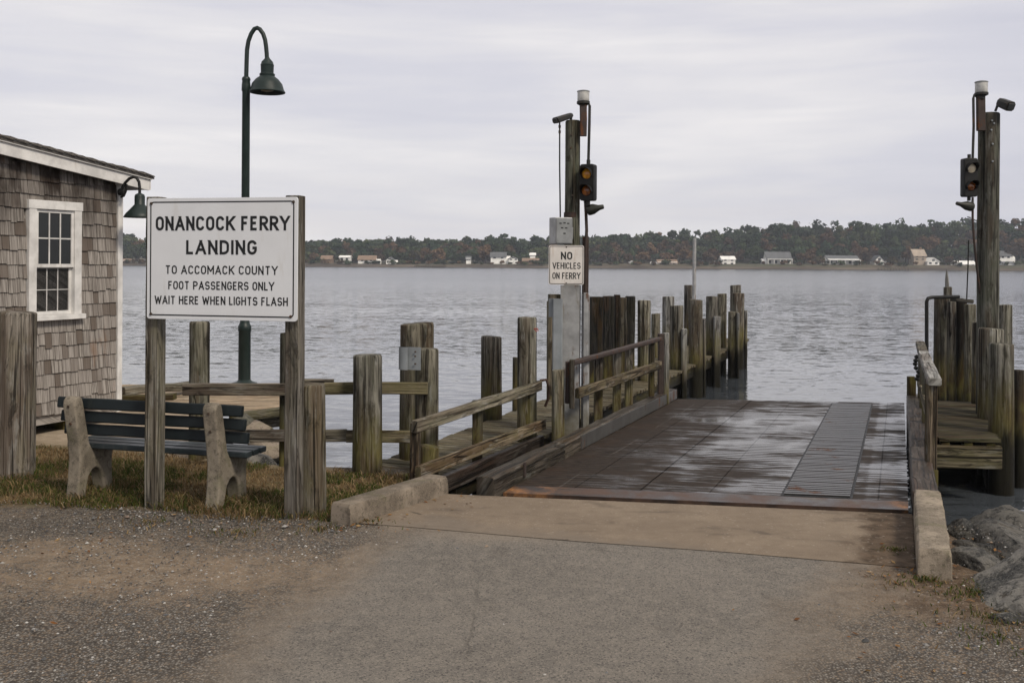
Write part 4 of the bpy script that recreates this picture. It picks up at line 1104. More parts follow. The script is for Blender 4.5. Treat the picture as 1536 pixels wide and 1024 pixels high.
c = n.mix(n.math('MULTIPLY', e, n.step(a, .4, .62)), c, n.mix(n.step(f, .3, .7), (.16, .068, .022), (.30, .14, .045)))
c = n.mix(n.step(n.noise(p, 2.3, 4, .6), .58, .72, 0, .6), c, (.09, .082, .06))
n.principled(c, n.step(a, .3, .7, .28, .6), normal=n.bump(f, .4, .006), Specular_IOR_Level=.4); M['threshold'] = n.mat
mb = MB(); m0 = 12
pts = [RP(RW * i / m0, v, z) for v, z in ((.05, -.06), (.052, -.004), (.30, .006), (.332, .004), (.334, -.08)) for i in range(m0 + 1)]
F = [(j * (m0 + 1) + i, j * (m0 + 1) + i + 1, (j + 1) * (m0 + 1) + i + 1, (j + 1) * (m0 + 1) + i) for j in range(4) for i in range(m0)]
mb.add(pts, F, [[(RW * (q % (m0 + 1)) / m0, .1 * (q // (m0 + 1))) for q in f] for f in F])
mb.build('threshold_plate', M['threshold'], rt, smooth=0)['label'] = 'rusty threshold plate at the front edge of the ramp'
# grating strip: bars over a black sheet added to darken the gaps
paint('grate_metal', (.04, .037, .035), .3, .2, dirt=(.018, .015, .013), dirt_amt=.75, rust=.14, scale=3, spec=.38)
mb = MB(); mb.add([RP(2.19, .37, .0022), RP(2.76, .37, .0022), RP(2.76, RL - .02, .0022), RP(2.19, RL - .02, .0022)], [(0, 1, 2, 3)]); mb.build('grating_gap_black', M['black_metal'], rt, smooth=0)
mb = MB(); v = .42; g0, g1 = 2.212, 2.738
while v < RL - .05:
    mb.box(RF, g0, g1, v, v + .05, .004, .011 + random.uniform(-.002, .002)); v += .078 * random.uniform(.97, 1.03)
mb.build('grating', M['grate_metal'], rt, smooth=0)
# side timbers
for s, u0, u1, h, v0, v1, m in ((-1, -.2, -.035, .14, -.03, 7.05, 'wet_timber'), (1, RW + .03, RW + .22, .14, .1, 7.25, 'wet_timber')):
    v = v0
    while v < v1 - .3:
        L = min(random.uniform(1.6, 2.4), v1 - v); 
        if v1 - v - L < .8: L = v1 - v
        mb = MB(); mb.timber(RP((u0 + u1) / 2, v + .004, h / 2 - .04), RP((u0 + u1) / 2, v + L - .004, h / 2 - .04), abs(u1 - u0), h + .08, jit=.006, ch=.016); mb.build('side_timber', M[m], rt); v += L
paint('side_plate_metal', (.075, .074, .072), .42, .3, dirt=(.025, .021, .018), dirt_amt=.75, rust=.24, scale=4)
mb = MB(); mb.box(RF, -.033, -.02, 2.3, 7.04, .0, .138); mb.build('side_plate', M['side_plate_metal'], rt, smooth=0)
mb = MB(); mb.box(RF, -.034, -.022, .62, .66, .02, .145); mb.build('bracket', M['rust_metal'], rt, smooth=0)

# ------------------------------------------------------------------ signal poles
def rod(t, name, pts, r, mat, n=8):
    mb = MB(); mb.tube(pts, r, n); return mb.build(name, M[mat], t, smooth=60)
def beacon(label, px0, px1, ptop, pbot, d, board=True, lens='clear_lens'):
    k = d / FPX; c = atd((px0 + px1) / 2, pbot, d); w = (px1 - px0) / 2 * k; h = (pbot - ptop) * k
    t = thing('beacon_light', label, 'beacon', c, 'warning beacons on the signal poles')
    mb = MB(); mb.lathe(c, [(w * .94, .0), (w, h * .05), (w, h * .84), (w * .96, h * .88)], 24); mb.build('lens', M[lens], t, smooth=40)
    mb = MB(); mb.lathe(c, [(w * 1.06, h * .86), (w * 1.06, h * .94), (w * .9, h * .98), (w * .5, h * 1.03)], 24); mb.build('cap', M['box_grey'], t, smooth=40)
    mb = MB(); mb.lathe(c, [(w * .6, -.085), (w * .62, -.05), (w * 1.1, -.03), (w * 1.1, -.004)], 24); mb.build('mount', M['dark_metal'], t, smooth=40)
    return t
def signal(label, px0, px1, p0, p1, d, yaw, lenses, group='traffic signals on the signal poles'):
    k = d / FPX; c = atd((px0 + px1) / 2, (p0 + p1) / 2, d); W = (px1 - px0) * k; H = (p1 - p0) * k
    f = yaw_frame(c, yaw); t = thing('traffic_signal', label, 'signal', c, group)
    W = W * .92; D = .11; mb = MB(); r = .025; poly = []
    for cx, cz, a0 in ((W / 2 - r, H / 2 - r, 0), (-W / 2 + r, H / 2 - r, 90), (-W / 2 + r, -H / 2 + r, 180), (W / 2 - r, -H / 2 + r, 270)):
        poly += [(cx + r * math.cos(R_(a0 + i * 22.5)), cz + r * math.sin(R_(a0 + i * 22.5))) for i in range(5)]
    mb.ring_loft([[f(x * s, y, z * s) for x, z in poly] for y, s in ((.0, .96), (.006, 1), (D, 1), (D + .008, .95))])
    hb = mb.build('housing', M['black_metal'], t)
    R = W * .36
    for lz, lm in zip((H * .235, -H * .225), lenses):
        mb = MB(); mb.lathe(f(0, .004, lz), [(R * 1.0, 0), (R * .95, .01), (R * .6, .024), (R * .12, .03)], 24, axis=tuple(-f.y)); l = mb.build('lens', M[lm], t, smooth=60)
        mb = MB(); n = 20; outer, inner, tip_o, tip_i = [], [], [], []
        for i in range(n + 1):
            a = R_(-35 + 250 * i / n); L = .035 + .075 * max(0, math.sin(a)) ** .6
            outer.append(f(math.cos(a) * R * 1.14, .002, lz + math.sin(a) * R * 1.14)); inner.append(f(math.cos(a) * R * 1.07, .002, lz + math.sin(a) * R * 1.07))
            tip_o.append(f(math.cos(a) * R * 1.14, -L, lz + math.sin(a) * R * 1.14)); tip_i.append(f(math.cos(a) * R * 1.07, -L, lz + math.sin(a) * R * 1.07))
        mb.ring_loft([outer, tip_o, tip_i, inner], closed=False); mb.build('visor', M['black_metal'], t, smooth=50)
    mb = MB(); mb.cyl(f(0, D / 2, H / 2 - .004), f(0, D / 2, H / 2 + .05), .022, n=10); mb.cyl(f(0, D / 2, -H / 2 - .05), f(0, D / 2, -H / 2 + .004), .022, n=10); mb.build('fitting', M['dark_metal'], t, smooth=40)
    return t
def horn(label, tip, throat, d, rtip, rthroat, pend):
    a, b = atd(*tip, d - .05), atd(*throat, d); ax = (a - b).normalized(); t = thing('horn_lamp', label, 'horn', b, 'small horns under the traffic signals')
    L = (a - b).length; mb = MB(); mb.lathe(b, [(rthroat * .9, -.02), (rthroat, .0), (rthroat * .95, L * .3), (rtip * .62, L * .7), (rtip * .5, L), (rtip * .4, L + .004)], 16, axis=tuple(ax)); mb.build('shell', M['olive_metal'], t, smooth=45)
    mb = MB(); e = atd(*pend, d + .02); mb.tube([e, b - ax * .02 + V((0, 0, .03)), b - ax * .01], .014, 8); mb.build('arm', M['dark_metal'], t, smooth=50)
# --- left pole
PD = 11.25
t = thing('signal_pole', 'round timber signal pole set on a grey steel column left of the ramp', 'pole', (atd(861, 640, PD).x, PD, 0), 'signal poles')
c = atd(858.5, 300, PD); r = 11.5 / FPX * PD; mb = MB(); piling_mesh(mb, atd(858.5, 300, PD + r).x, PD + r, r, 1.2, atd(858, 180, PD).z, n=26); mb.build('shaft', M['pole_wood'], t, smooth=50)
k = PD / FPX
f = Frame(atd(861, 540, PD - .06), (1, -.12, 0), (.12, 1, 0)); f = Frame(V((f.o.x, f.o.y, 0)), f.x, f.y)
zt = atd(861, 428, PD).z; mb = MB()
mb.box(f, -.155, .06, -.02, .0, -1.6, zt); mb.box(f, -.02, -.0, .002, .2, -1.6, zt - .01); mb.box(f, -.155, .06, .202, .222, -1.6, zt - .003)
mb.build('steel_column', M['galvanised'], t, smooth=0, bevel=.004)
mb = MB(); mb.box(f, .08, .17, .03, .05, -1.6, zt - .1); mb.box(f, .105, .155, -.02, .028, -1.6, zt - .08); mb.build('steel_channel', M['galvanised'], t, smooth=0, bevel=.004)
mb = MB(); mb.timber(f(.115, .14, -1.5), f(.115, .14, zt + .55), .07, .07, up=(0, 1, 0)); mb.build('rusty_post', M['rust_metal'], t)
mb = MB(); mb.timber(f(-.235, .08, .4), f(-.235, .08, atd(835, 442, PD).z), .14, .1, up=(0, 1, 0)); mb.build('side_timber', M['rail_wood'], t)
mb = MB(); mb.cyl((c.x, PD + r, atd(858, 322, PD).z - .03), (c.x, PD + r, atd(858, 322, PD).z + .03), r * 1.05, n=24); mb.build('band', M['rust_metal'], t, smooth=40)
b0, b1 = atd(875, 204, PD - .02), atd(875, 158, PD - .02)
mb = MB(); mb.timber(b0, b1, 10.5 * k, .05, up=(0, 1, 0)); mb.build('bracket_board', M['rust_metal'], t)
cc = lambda x, y, dd=0: atd(x, y, PD + dd)
rod(t, 'conduit', [cc(878, 157), cc(883, 155.5), cc(884.5, 159), cc(884, 190), cc(882.5, 246)], .016, 'dark_metal')
rod(t, 'conduit', [cc(878, 301, .05), cc(879, 320, .03), cc(880, 345, .02), cc(878, 380, .02), cc(878, 470, .05)], .019, 'rust_metal')
rod(t, 'cable', [cc(839.5, 183), cc(839.5, 250), cc(840.5, 328)], .0085, 'black_metal')
mb = MB()
for y in (188, 196): mb.cyl(cc(839.5, y + 4), cc(839.5, y), .014, n=8)
for y, x in ((202, 857), (222, 856), (293, 859)): mb.lathe(atd(x, y, PD - .005), [(.012, 0), (.01, .012)], 8, axis=(0, -1, 0))
mb.build('bolt', M['bolt'], t, smooth=40)
beacon('clear round warning beacon on the left signal pole', 866, 884, 136, 152, PD)
# flood lights
def flood(label, pts, d, wd, hd, group='small flood lights on the signal poles'):
    a, b = atd(*pts[0], d - .12), atd(*pts[1], d + .05); ax = (b - a).normalized(); side = ax.cross(V((0, 0, 1))).normalized(); upv = side.cross(ax)
    t = thing('flood_light', label, 'lamp', b, group); mb = MB(); rings = []
    for s, ww, hh in ((-.005, .8, .75), (.01, 1, 1), (.5, .95, .95), (.9, .82, .9), (1.0, .6, .6)):
        q = a + (b - a) * s
        rings.append([q + side * (wd * ww * x) + upv * (hd * hh * z) for x, z in ((-1, -.6), (-.6, -1), (.6, -1), (1, -.6), (1, .5), (.6, 1), (-.6, 1), (-1, .5))])
    mb.ring_loft(rings); mb.build('housing', M['dark_metal'], t)
    q = a - ax * .008
    mb = MB(); mb.ring_loft([[q + side * (wd * .7 * x) + upv * (hd * .66 * z) for x, z in ((-1, -1), (1, -1), (1, 1), (-1, 1))], [q - ax * .006 + side * (wd * .66 * x) + upv * (hd * .6 * z) for x, z in ((-1, -1), (1, -1), (1, 1), (-1, 1))]]); mb.build('glass', M['screen'], t)
    mb = MB(); e = atd(*pts[2], d + .06); mb.tube([b - upv * hd * .4, (b + e) / 2 + V((0, 0, .01)), e], .016, 8); mb.build('arm', M['dark_metal'], t, smooth=50)
flood('long tilted flood light on top of the left signal pole', [(833, 181), (857, 173), (856, 183)], PD, .05, .034)
signal('traffic signal with bright amber upper lens on the left signal pole', 868, 892, 246, 301, PD - .12, R_(-24), ('amber_lens', 'dark_amber_lens'))
horn('small dark horn pointing right under the left traffic signal', (905, 310), (884, 315), PD - .02, .05, .062, (877, 303))
# junction box
k = (PD - .3) / FPX
c = atd(846, 346, PD - .3); f = yaw_frame(c, R_(24)); t = thing('junction_box', 'two-tone grey steel junction box above the no-vehicles sign', 'box', c)
mb = MB(); mb.box(f, -.105, .105, .0, .16, -20 * k, 20 * k); mb.build('case', M['box_light'], t, smooth=0, bevel=.008)
mb = MB(); mb.box(f, -.1, .1, -.012, -.001, -19 * k, 19 * k); d_ = mb.build('door', M['box_grey'], t, smooth=0, bevel=.005)
mb = MB()
for x, z in ((-.05, .08), (.0, .085), (.045, .08), (-.03, .03), (.02, .03), (.0, -.03)): mb.box(f, x - .014, x + .014, -.0145, -.0125, z - .006, z + .006)
mb.build('sticker', M['sign_black'], d_, smooth=0)
mb = MB(); mb.box(f, .107, .125, .02, .12, -.09, .04); mb.build('hinge', M['box_grey'], t, smooth=0, bevel=.003)
# plate left of the column
c = atd(837, 500, PD - .35); k = (PD - .35) / FPX
t = thing('cover_plate', 'tall narrow grey steel cover plate left of the steel column', 'plate', c)
f = Frame(c, (1, -.05, 0), (.05, 1, 0))
pl = [(-.062, .06), (-.058, .012), (-.05, .002), (.04, .0), (.05, .01), (.046, .016), (.036, .008), (-.046, .01), (-.05, .02), (-.052, .062)]
mb = MB(); mb.ring_loft([[f(x, y, -56 * k) for x, y in pl], [f(x, y, 52 * k) for x, y in pl]]); mb.build('sheet', M['plate_grey'], t)
mb = MB(); mb.box(f, -.105, .0, .066, .075, 24 * k, 52 * k); mb.build('flange', M['plate_grey'], t, smooth=0)
mb = MB(); q = atd(858, 540, 10.5); mb.timber(q, q + V((.0, .0, -.5)), .05, .12, up=(0, 1, 0)); tag(mb.build('timber_block', M['dark_wood']), 'dark vertical timber block between steel column and rusty railing post', 'timber')
q = at(893, 612, -.05); mb = MB(); mb.timber((q.x - .14, 11.9, -.12), (q.x + .1, 11.95, -.12), .2, .14); tag(mb.build('cross_timber', M['rail_wood']), 'mossy cross timber at the foot of the steel column by the ramp', 'timber')
# --- right pole
QD = 12.6
t = thing('signal_pole', 'tall plain round timber signal pole on the right dock', 'pole', (atd(1481, 560, QD).x, QD, 0), 'signal poles')
r = 15.5 / FPX * QD; c0, c1 = atd(1482.5, 330, QD + r), atd(1485, 168, QD); mb = MB(); piling_mesh(mb, c0.x, QD + r, r, -1.7, c1.z, n=30, lean=(.0, 0)); mb.build('shaft', M['pole_wood'], t, smooth=50)
cc = lambda x, y, dd=0: atd(x, y, QD + dd)
k = QD / FPX
b0, b1 = atd(1471, 196, QD), atd(1471, 145, QD); mb = MB(); mb.timber(b0, b1, 12 * k, .06, up=(0, 1, 0)); mb.build('bracket_board', M['rust_metal'], t)
rod(t, 'conduit', [cc(1466, 146), cc(1461, 143), cc(1460, 148), cc(1460.5, 190), cc(1459, 238)], .017, 'dark_metal')
rod(t, 'conduit', [cc(1459, 296, .04), cc(1459, 330, .04), cc(1461, 360), cc(1464.5, 395, .02), cc(1470, 440, .1)], .015, 'rust_metal')
rod(t, 'antenna_wire', [cc(1453, 360, .5), cc(1452, 400, .6), cc(1450, 449, .8)], .008, 'dark_metal')
mb = MB()
for x, y in ((1488, 181), (1491, 185), (1487, 195), (1489, 216), (1489, 242)): mb.lathe(atd(x, y, QD - .004), [(.014, 0), (.011, .01)], 8, axis=(0, -1, 0))
mb.build('nail', M['plate_grey'], t, smooth=40)
beacon('clear round warning beacon with pale base on the right signal pole', 1463, 1481, 122, 139, QD)
flood('stubby hooded flood light on top of the right signal pole', [(1516, 160), (1499, 153), (1493, 167)], QD, .07, .06)
signal('traffic signal with pale upper lens on the right signal pole', 1446, 1468, 237, 295, QD - .1, R_(4), ('pale_lens', 'dark_amber_lens'))
horn('small dark horn pointing left under the right traffic signal', (1435, 305), (1456, 310), QD - .02, .045, .06, (1459, 297))

# ------------------------------------------------------------------ lettering
def arc(cx, cy, rx, ry, a0, a1, n=9):
    return [(cx + rx * math.cos(R_(a0 + (a1 - a0) * i / n)), cy + ry * math.sin(R_(a0 + (a1 - a0) * i / n))) for i in range(n + 1)]
def glyph(ch, w):
    h = w / 2; r = .30; k = .27
    O = arc(h, 1 - r, h, r, 0, 180) + arc(h, r, h, r, 180, 360)
    C = arc(h, 1 - r, h, r, 12, 180) + arc(h, r, h, r, 180, 348)
    bowl = [(0, 1)] + arc(w - .27, 1 - k, .27, k, 90, -90) + [(0, 1 - 2 * k)]
    return {'O': [O + [O[0]]], 'C': [C], 'G': [arc(h, 1 - r, h, r, 12, 180) + arc(h, r, h, r, 180, 360) + [(w, .46), (w * .55, .46)]],
        'N': [[(0, 0), (0, 1)], [(0, 1), (w, 0)], [(w, 0), (w, 1)]], 'A': [[(0, 0), (h, 1)], [(h, 1), (w, 0)], [(w * .16, .3), (w * .84, .3)]],
        'K': [[(0, 0), (0, 1)], [(w, 1), (0, .36)], [(w * .34, .58), (w, 0)]], 'F': [[(w, 1), (0, 1), (0, 0)], [(0, .52), (w * .85, .52)]],
        'E': [[(w, 1), (0, 1), (0, 0), (w, 0)], [(0, .52), (w * .86, .52)]], 'R': [[(0, 0)] + bowl, [(w * .45, .46), (w, 0)]], 'P': [[(0, 0)] + bowl],
        'Y': [[(0, 1), (h, .46)], [(w, 1), (h, .46), (h, 0)]], 'L': [[(0, 1), (0, 0), (w, 0)]], 'I': [[(0, 0), (0, 1)]],
        'D': [[(0, 0), (0, 1)] + arc(w - .32, .68, .32, .32, 90, 0) + arc(w - .32, .32, .32, .32, 0, -90) + [(0, 0)]],
        'T': [[(0, 1), (w, 1)], [(h, 1), (h, 0)]], 'H': [[(0, 0), (0, 1)], [(w, 0), (w, 1)], [(0, .52), (w, .52)]],
        'M': [[(0, 0), (0, 1)], [(0, 1), (h, .28)], [(h, .28), (w, 1)], [(w, 1), (w, 0)]], 'U': [[(0, 1)] + arc(h, r, h, r, 180, 360) + [(w, 1)]],
        'V': [[(0, 1), (h, 0)], [(h, 0), (w, 1)]], 'W': [[(0, 1), (w * .25, 0)], [(w * .25, 0), (h, .92)], [(h, .92), (w * .75, 0)], [(w * .75, 0), (w, 1)]],
        'S': [arc(h, .745, h * .97, .255, 15, 180, 8) + arc(h * .6, .745, h * .58, .24, 195, 250, 4) + arc(h * 1.4, .255, h * .6, .25, 70, 15, 4) + arc(h, .255, h, .255, 0, -168, 9)]}[ch]
GW = {'I': 0.0, 'M': .68, 'W': .86, 'A': .60, 'K': .52, 'E': .42, 'F': .42, 'L': .42, 'T': .54, 'Y': .58, 'V': .58}
def lettering(name, txt, f, cx, cz, height, width, parent, mat, weight=.0):
    t = weight; gap = .165 - t * .1; polys = []; x = 0.0
    for ch in txt:
        if ch == ' ': x += .40; continue
        w = GW.get(ch, .50)
        for pl in glyph(ch, w): polys.append([(x + t / 2 + px_, py_) for px_, py_ in pl])
        x += w + t + gap - (.06 if ch == 'L' else 0)
    total = x - gap; sx = width / total; mb = MB(); sy = height; th = t * height / 2
    for q, pl in enumerate(polys):
        P = [V((cx - width / 2 + px_ * sx, cz - height / 2 + th + py_ * (height - 2 * th), 0)) for px_, py_ in pl]
        n_ = len(P); closed = (P[0] - P[-1]).length < 1e-6; L_, R2 = [], []
        for i in range(n_):
            a = P[i - 1] if i > 0 else (P[-2] if closed else None); b_ = P[i + 1] if i < n_ - 1 else (P[1] if closed else None)
            d0 = (P[i] - a).normalized() if a is not None else None; d1 = (b_ - P[i]).normalized() if b_ is not None else None
            d0 = d0 or d1; d1 = d1 or d0; m = (d0 + d1).normalized(); s = V((-m.y, m.x, 0)); l = th / max(.55, s.dot(V((-d0.y, d0.x, 0))))
            e = V((0, 0, 0))
            if not closed and i == 0: e = -d1 * (th * .0)
            lo, hi = cz - height / 2, cz + height / 2
            # terminals run out to the letter's box
            for side, out in ((1, L_), (-1, R2)):
                v = P[i] + s * l * side
                if not closed and i in (0, n_ - 1):
                    dd = d1 if i == 0 else d0
                    if abs(dd.y) > .35 and (P[i].y < lo + th * 1.2 or P[i].y > hi - th * 1.2):
                        tgt = lo if P[i].y < cz else hi; v = v + dd * ((tgt - v.y) / dd.y)
                v.y = min(max(v.y, lo), hi); out.append(v)
        y = -.0016 - .00012 * (q % 5)
        mb.add([f(v.x, y, v.y) for v in L_] + [f(v.x, y, v.y) for v in R2], [(i, n_ + i, n_ + i + 1, i + 1) for i in range(n_ - 1)])
    return mb.build(name, mat, parent, smooth=0)
def rounded(W, H, r, n=6):
    P = []
    for cx, cz, a0 in ((W / 2 - r, H / 2 - r, 0), (-W / 2 + r, H / 2 - r, 90), (-W / 2 + r, -H / 2 + r, 180), (W / 2 - r, -H / 2 + r, 270)):
        P += [(cx + r * math.cos(R_(a0 + i * 90 / n)), cz + r * math.sin(R_(a0 + i * 90 / n))) for i in range(n + 1)]
    return P
def sign_panel(f, W, H, r, th, border, bw, parent, mat, rb):
    mb = MB(); P = rounded(W, H, r)
    mb.ring_loft([[f(x * s, y, z * s) for x, z in P] for y, s in ((th, 1), (.0012, 1), (0, .998))])
    pn = mb.build('panel', M[mat], parent)
    A = rounded(W - 2 * border, H - 2 * border, rb); B = rounded(W - 2 * border - 2 * bw, H - 2 * border - 2 * bw, max(rb - bw, .004))
    mb = MB(); n = len(A)
    mb.add([f(x, -.0016, z) for x, z in A] + [f(x, -.0016, z) for x, z in B], [(i, (i + 1) % n, n + (i + 1) % n, n + i) for i in range(n)])
    mb.build('border', M['sign_black'], parent, smooth=0)
    return pn
# landing sign
s0, s1 = at(231, 760, 0), at(437, 774, 0); ax = (s1 - s0).normalized()
tl, br = atd(220, 297, s0.y - .09), atd(446.5, 482, s1.y - .09)
cpos = (V((tl.x, tl.y, 0)) + V((br.x, br.y, 0))) / 2; W = (V((br.x, br.y, 0)) - V((tl.x, tl.y, 0))).length
zt = (tl.z + atd(447, 296, s1.y - .09).z) / 2; zb = (atd(219, 478, s0.y - .09).z + br.z) / 2; H = zt - zb
SF = Frame((cpos.x, cpos.y, (zt + zb) / 2), ax, V((-ax.y, ax.x, 0)))
t = thing('landing_sign', 'large white ferry landing sign on two square timber posts beside the bench', 'sign', (cpos.x, cpos.y, 0))
pn = sign_panel(SF, W, H, .022, .012, .026, .0095, t, 'sign_white', .03)
kx = W / 227.0; kz = H / 183.5
for txt, px, py, pw, ph, wt in (('ONANCOCK FERRY', 334, 334.5, 202, 21.5, .185), ('LANDING', 333.5, 370.5, 107, 21.5, .185), ('TO ACCOMACK COUNTY', 333, 404.5, 170, 13, .155), ('FOOT PASSENGERS ONLY', 333, 428, 160, 12.6, .155), ('WAIT HERE WHEN LIGHTS FLASH', 332.5, 450.5, 201, 12.6, .155)):
    lettering('lettering', txt, SF, (px - 333) * kx, -(py - 387.8) * kz, ph * kz, pw * kx, pn, M['sign_black'], wt)
mb = MB()
for x, z in ((-W / 2 + .034, H / 2 - .04), (W / 2 - .034, H / 2 - .036), (-W / 2 + .036, -H / 2 + .036), (W / 2 - .05, -H / 2 + .036)): mb.lathe(SF(x, -.001, z), [(.012, 0), (.0105, .006), (.004, .009)], 10, axis=tuple(-SF.y))
mb.build('bolt', M['bolt'], t)
hp = .056
for c, top, w in ((s0, zt + .012, .112), (s1, zt + .012, .112)):
    yaw = SF(0, 0, 0)
    fr = Frame((c.x, c.y, 0), ax, SF.y); xo = -.005 if c is s0 else .012
    mb = MB(); mb.timber(fr(xo, .07 - hp, -.3), fr(xo, .07 - hp, top), w, w, up=tuple(SF.y), jit=.0025, ch=.007); mb.build('post', M['post_wood'], t)

# no vehicles sign
d = PD - .42; k = d / FPX; c = atd(849.5, 397.5, d); f = yaw_frame(c, R_(2))
t = thing('warning_sign', 'small worn white no-vehicles sign on the steel column left of the ramp', 'sign', c)
pn = sign_panel(f, 53 * k, 59 * k, .022, .006, .008, .006, t, 'sign_grey', .018)
for txt, py, pw, ph, wt in (('NO', 383.5, 17, 11.5, .18), ('VEHICLES', 398.5, 42, 9.6, .14), ('ON FERRY', 413.5, 42, 9.6, .14)):
    lettering('lettering', txt, f, 0.3 * k, -(py - 397.5) * k, ph * k, pw * k, pn, M['sign_black'], wt)
mb = MB()
for z in (27, -27): mb.lathe(f(.0, -.001, z * k), [(.008, 0), (.006, .006)], 8, axis=tuple(-f.y))
mb.build('bolt', M['bolt'], t)
mb = MB(); mb.box(f, -.03, .03, .007, .33, 18 * k, 22 * k); mb.box(f, -.03, .03, .007, .33, -22 * k, -18 * k); mb.build('strap', M['dark_metal'], t, smooth=0)

# ------------------------------------------------------------------ street lamp
LD = 15.2; k = LD / FPX; base = at(366.5, 577, .02)
LD = base.y; k = LD / FPX; x0 = base.x
def L(px, py): p = atd(px, py, LD); return V((x0 + (px - (366.5 + (577 - py) * .0062)) * k, LD, p.z))
t = thing('street_lamp', 'tall dark green street lamp with gooseneck arm and bell shade', 'street lamp', base)
z = lambda py: atd(367, py, LD).z
mb = MB(); mb.lathe((x0, LD, 0), [(.19, .02), (.19, .05), (.12, .07), (.092, .1), (.09, z(497)), (.098, z(496)), (.098, z(489)), (.085, z(487)), (.07, z(483)), (.062, z(470)), (.058, z(138)), (.068, z(136)), (.066, z(128)), (.058, z(122)), (.066, z(120)), (.06, z(117)), (.04, z(115))], 24); mb.build('pole', M['green_metal'], t, smooth=40)
arc = [(0, 117), (.5, 90), (1, 75), (3, 62), (7, 51), (12, 43.5), (16, 42), (20, 44), (25, 51), (28, 60), (29.5, 70), (30.5, 80), (31, 89)]
mb = MB(); P = [V((x0 + a * k, LD, z(b))) for a, b in arc]; mb.tube(P, [.034] * 3 + [.033] * 10, 12); mb.build('gooseneck', M['green_metal'], t, smooth=60)
hx = x0 + 31.5 * k; mb = MB()
zz = lambda py: z(py)
mb.lathe((hx, LD, 0), [(.03, zz(86)), (.04, zz(88)), (.085, zz(93)), (.095, zz(97)), (.102, zz(97.5)), (.098, zz(99)), (.095, zz(110)), (.115, zz(111)), (.115, zz(113)), (.11, zz(114.5)), (.17, zz(119)), (.225, zz(126)), (.248, zz(134)), (.272, zz(138)), (.268, zz(139)), (.24, zz(135)), (.215, zz(127)), (.1, zz(117))], 32, caps=(True, True)); mb.build('lamp_shade', M['green_metal'], t, smooth=50)
mb = MB(); mb.lathe((hx, LD, 0), [(.02, zz(119)), (.09, zz(122)), (.12, zz(130)), (.09, zz(136)), (.02, zz(138))], 20); mb.build('bulb', M['shade_inside'], t, smooth=60)

# ------------------------------------------------------------------ shingled building
cb = at(178, 633, 0); wd = V((-.415, -.91, 0)).normalized(); wn = V((wd.y, -wd.x, 0))
if wn.y > 0: wn = -wn
HF = Frame((cb.x, cb.y, 0), wd, -wn)      # x along the wall away from the corner, y into the building, z up
def wall_at(px, py):
    d = ray(px, py); o = V((0, 0, EYE)); den = d.dot(wn); s = (HF.o - o).dot(wn) / den; q = o + d * s
    return (q - HF.o).dot(wd), q.z
t = thing('shingled_building', 'small weathered shingle-sided building with white trim at the left', 'building', HF(2, 2, 0))
LW, DW = 5.0, 4.2
u0, zc = wall_at(178, 268)
slope = .115
def eave(u): return zc + .02 + slope * u
wu1, wzt = wall_at(40, 299); wu0, _ = wall_at(119, 306); _, wzb = wall_at(80, 476)
wa, wb_ = min(wu0, wu1), max(wu0, wu1)
mb = MB()
core = [(0.02, .12), (LW, .12), (LW, eave(LW)), (.02, eave(.02))]
mb.ring_loft([[HF(a, .02, c) for a, c in core], [HF(a, DW, c) for a, c in core]], col=.0)
course = .148; z0 = .22; row = 0
while z0 < eave(LW):
    u = .055
    while u < LW:
        w_ = random.choice((.065, .075, .085, .095, .11, .13)) * random.uniform(.9, 1.1); top = z0 + course + .03
        uc = u + w_ / 2
        inside = wa - .0 < uc < wb_ + .0 and wzb + .03 < z0 + course * .5 < wzt - .03
        if not inside and top < eave(u) + .03:
            dz = random.uniform(-.007, .007) + (random.random() < .06) * random.uniform(-.02, .03); th = .017 + random.uniform(-.003, .005)
            q = [(u + .003, z0 + dz), (u + w_ - .003, z0 + dz + random.uniform(-.004, .004))]
            zt_ = min(top, eave(u) - .002)
            f_ = [HF(q[0][0], -th, q[0][1]), HF(q[1][0], -th, q[1][1]), HF(q[1][0], -.001, zt_), HF(q[0][0], -.001, zt_), HF(q[0][0], .018, q[0][1]), HF(q[1][0], .018, q[1][1])]
            cc_ = random.random(); o = random.random() * 20
            Fs = [(0, 3, 2, 1), (0, 1, 5, 4), (0, 4, 3), (1, 2, 5)]
            uvs = [[(0 + o, 0), (course + o, 0), (course + o, w_), (o, w_)], [(o, 0), (o, w_), (o + .01, w_), (o + .01, 0)], [(o, 0), (o + .01, 0), (o + .1, 0)], [(o, 0), (o + .1, 0), (o + .01, 0)]]
            mb.add(f_, Fs, uvs, cc_)
        u += w_
    z0 += course; row += 1
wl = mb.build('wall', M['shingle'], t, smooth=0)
mb = MB(); mb.box(HF, -.018, .052, -.032, .05, .13, eave(0) + .01); mb.box(HF, -.0165, -.0, .052, .14, .13, eave(0) + .01); mb.build('corner_board', M['white_trim'], t, smooth=0, bevel=.003)
mb = MB()
for u in (.4, 1.6, 3.2, 4.6): mb.box(HF, u, u + .3, .1, .4, -.4, .121)
mb.box(HF, .05, LW, .5, .6, -.3, .118)
mb.build('foundation', M['dark_wood'], t, smooth=0)
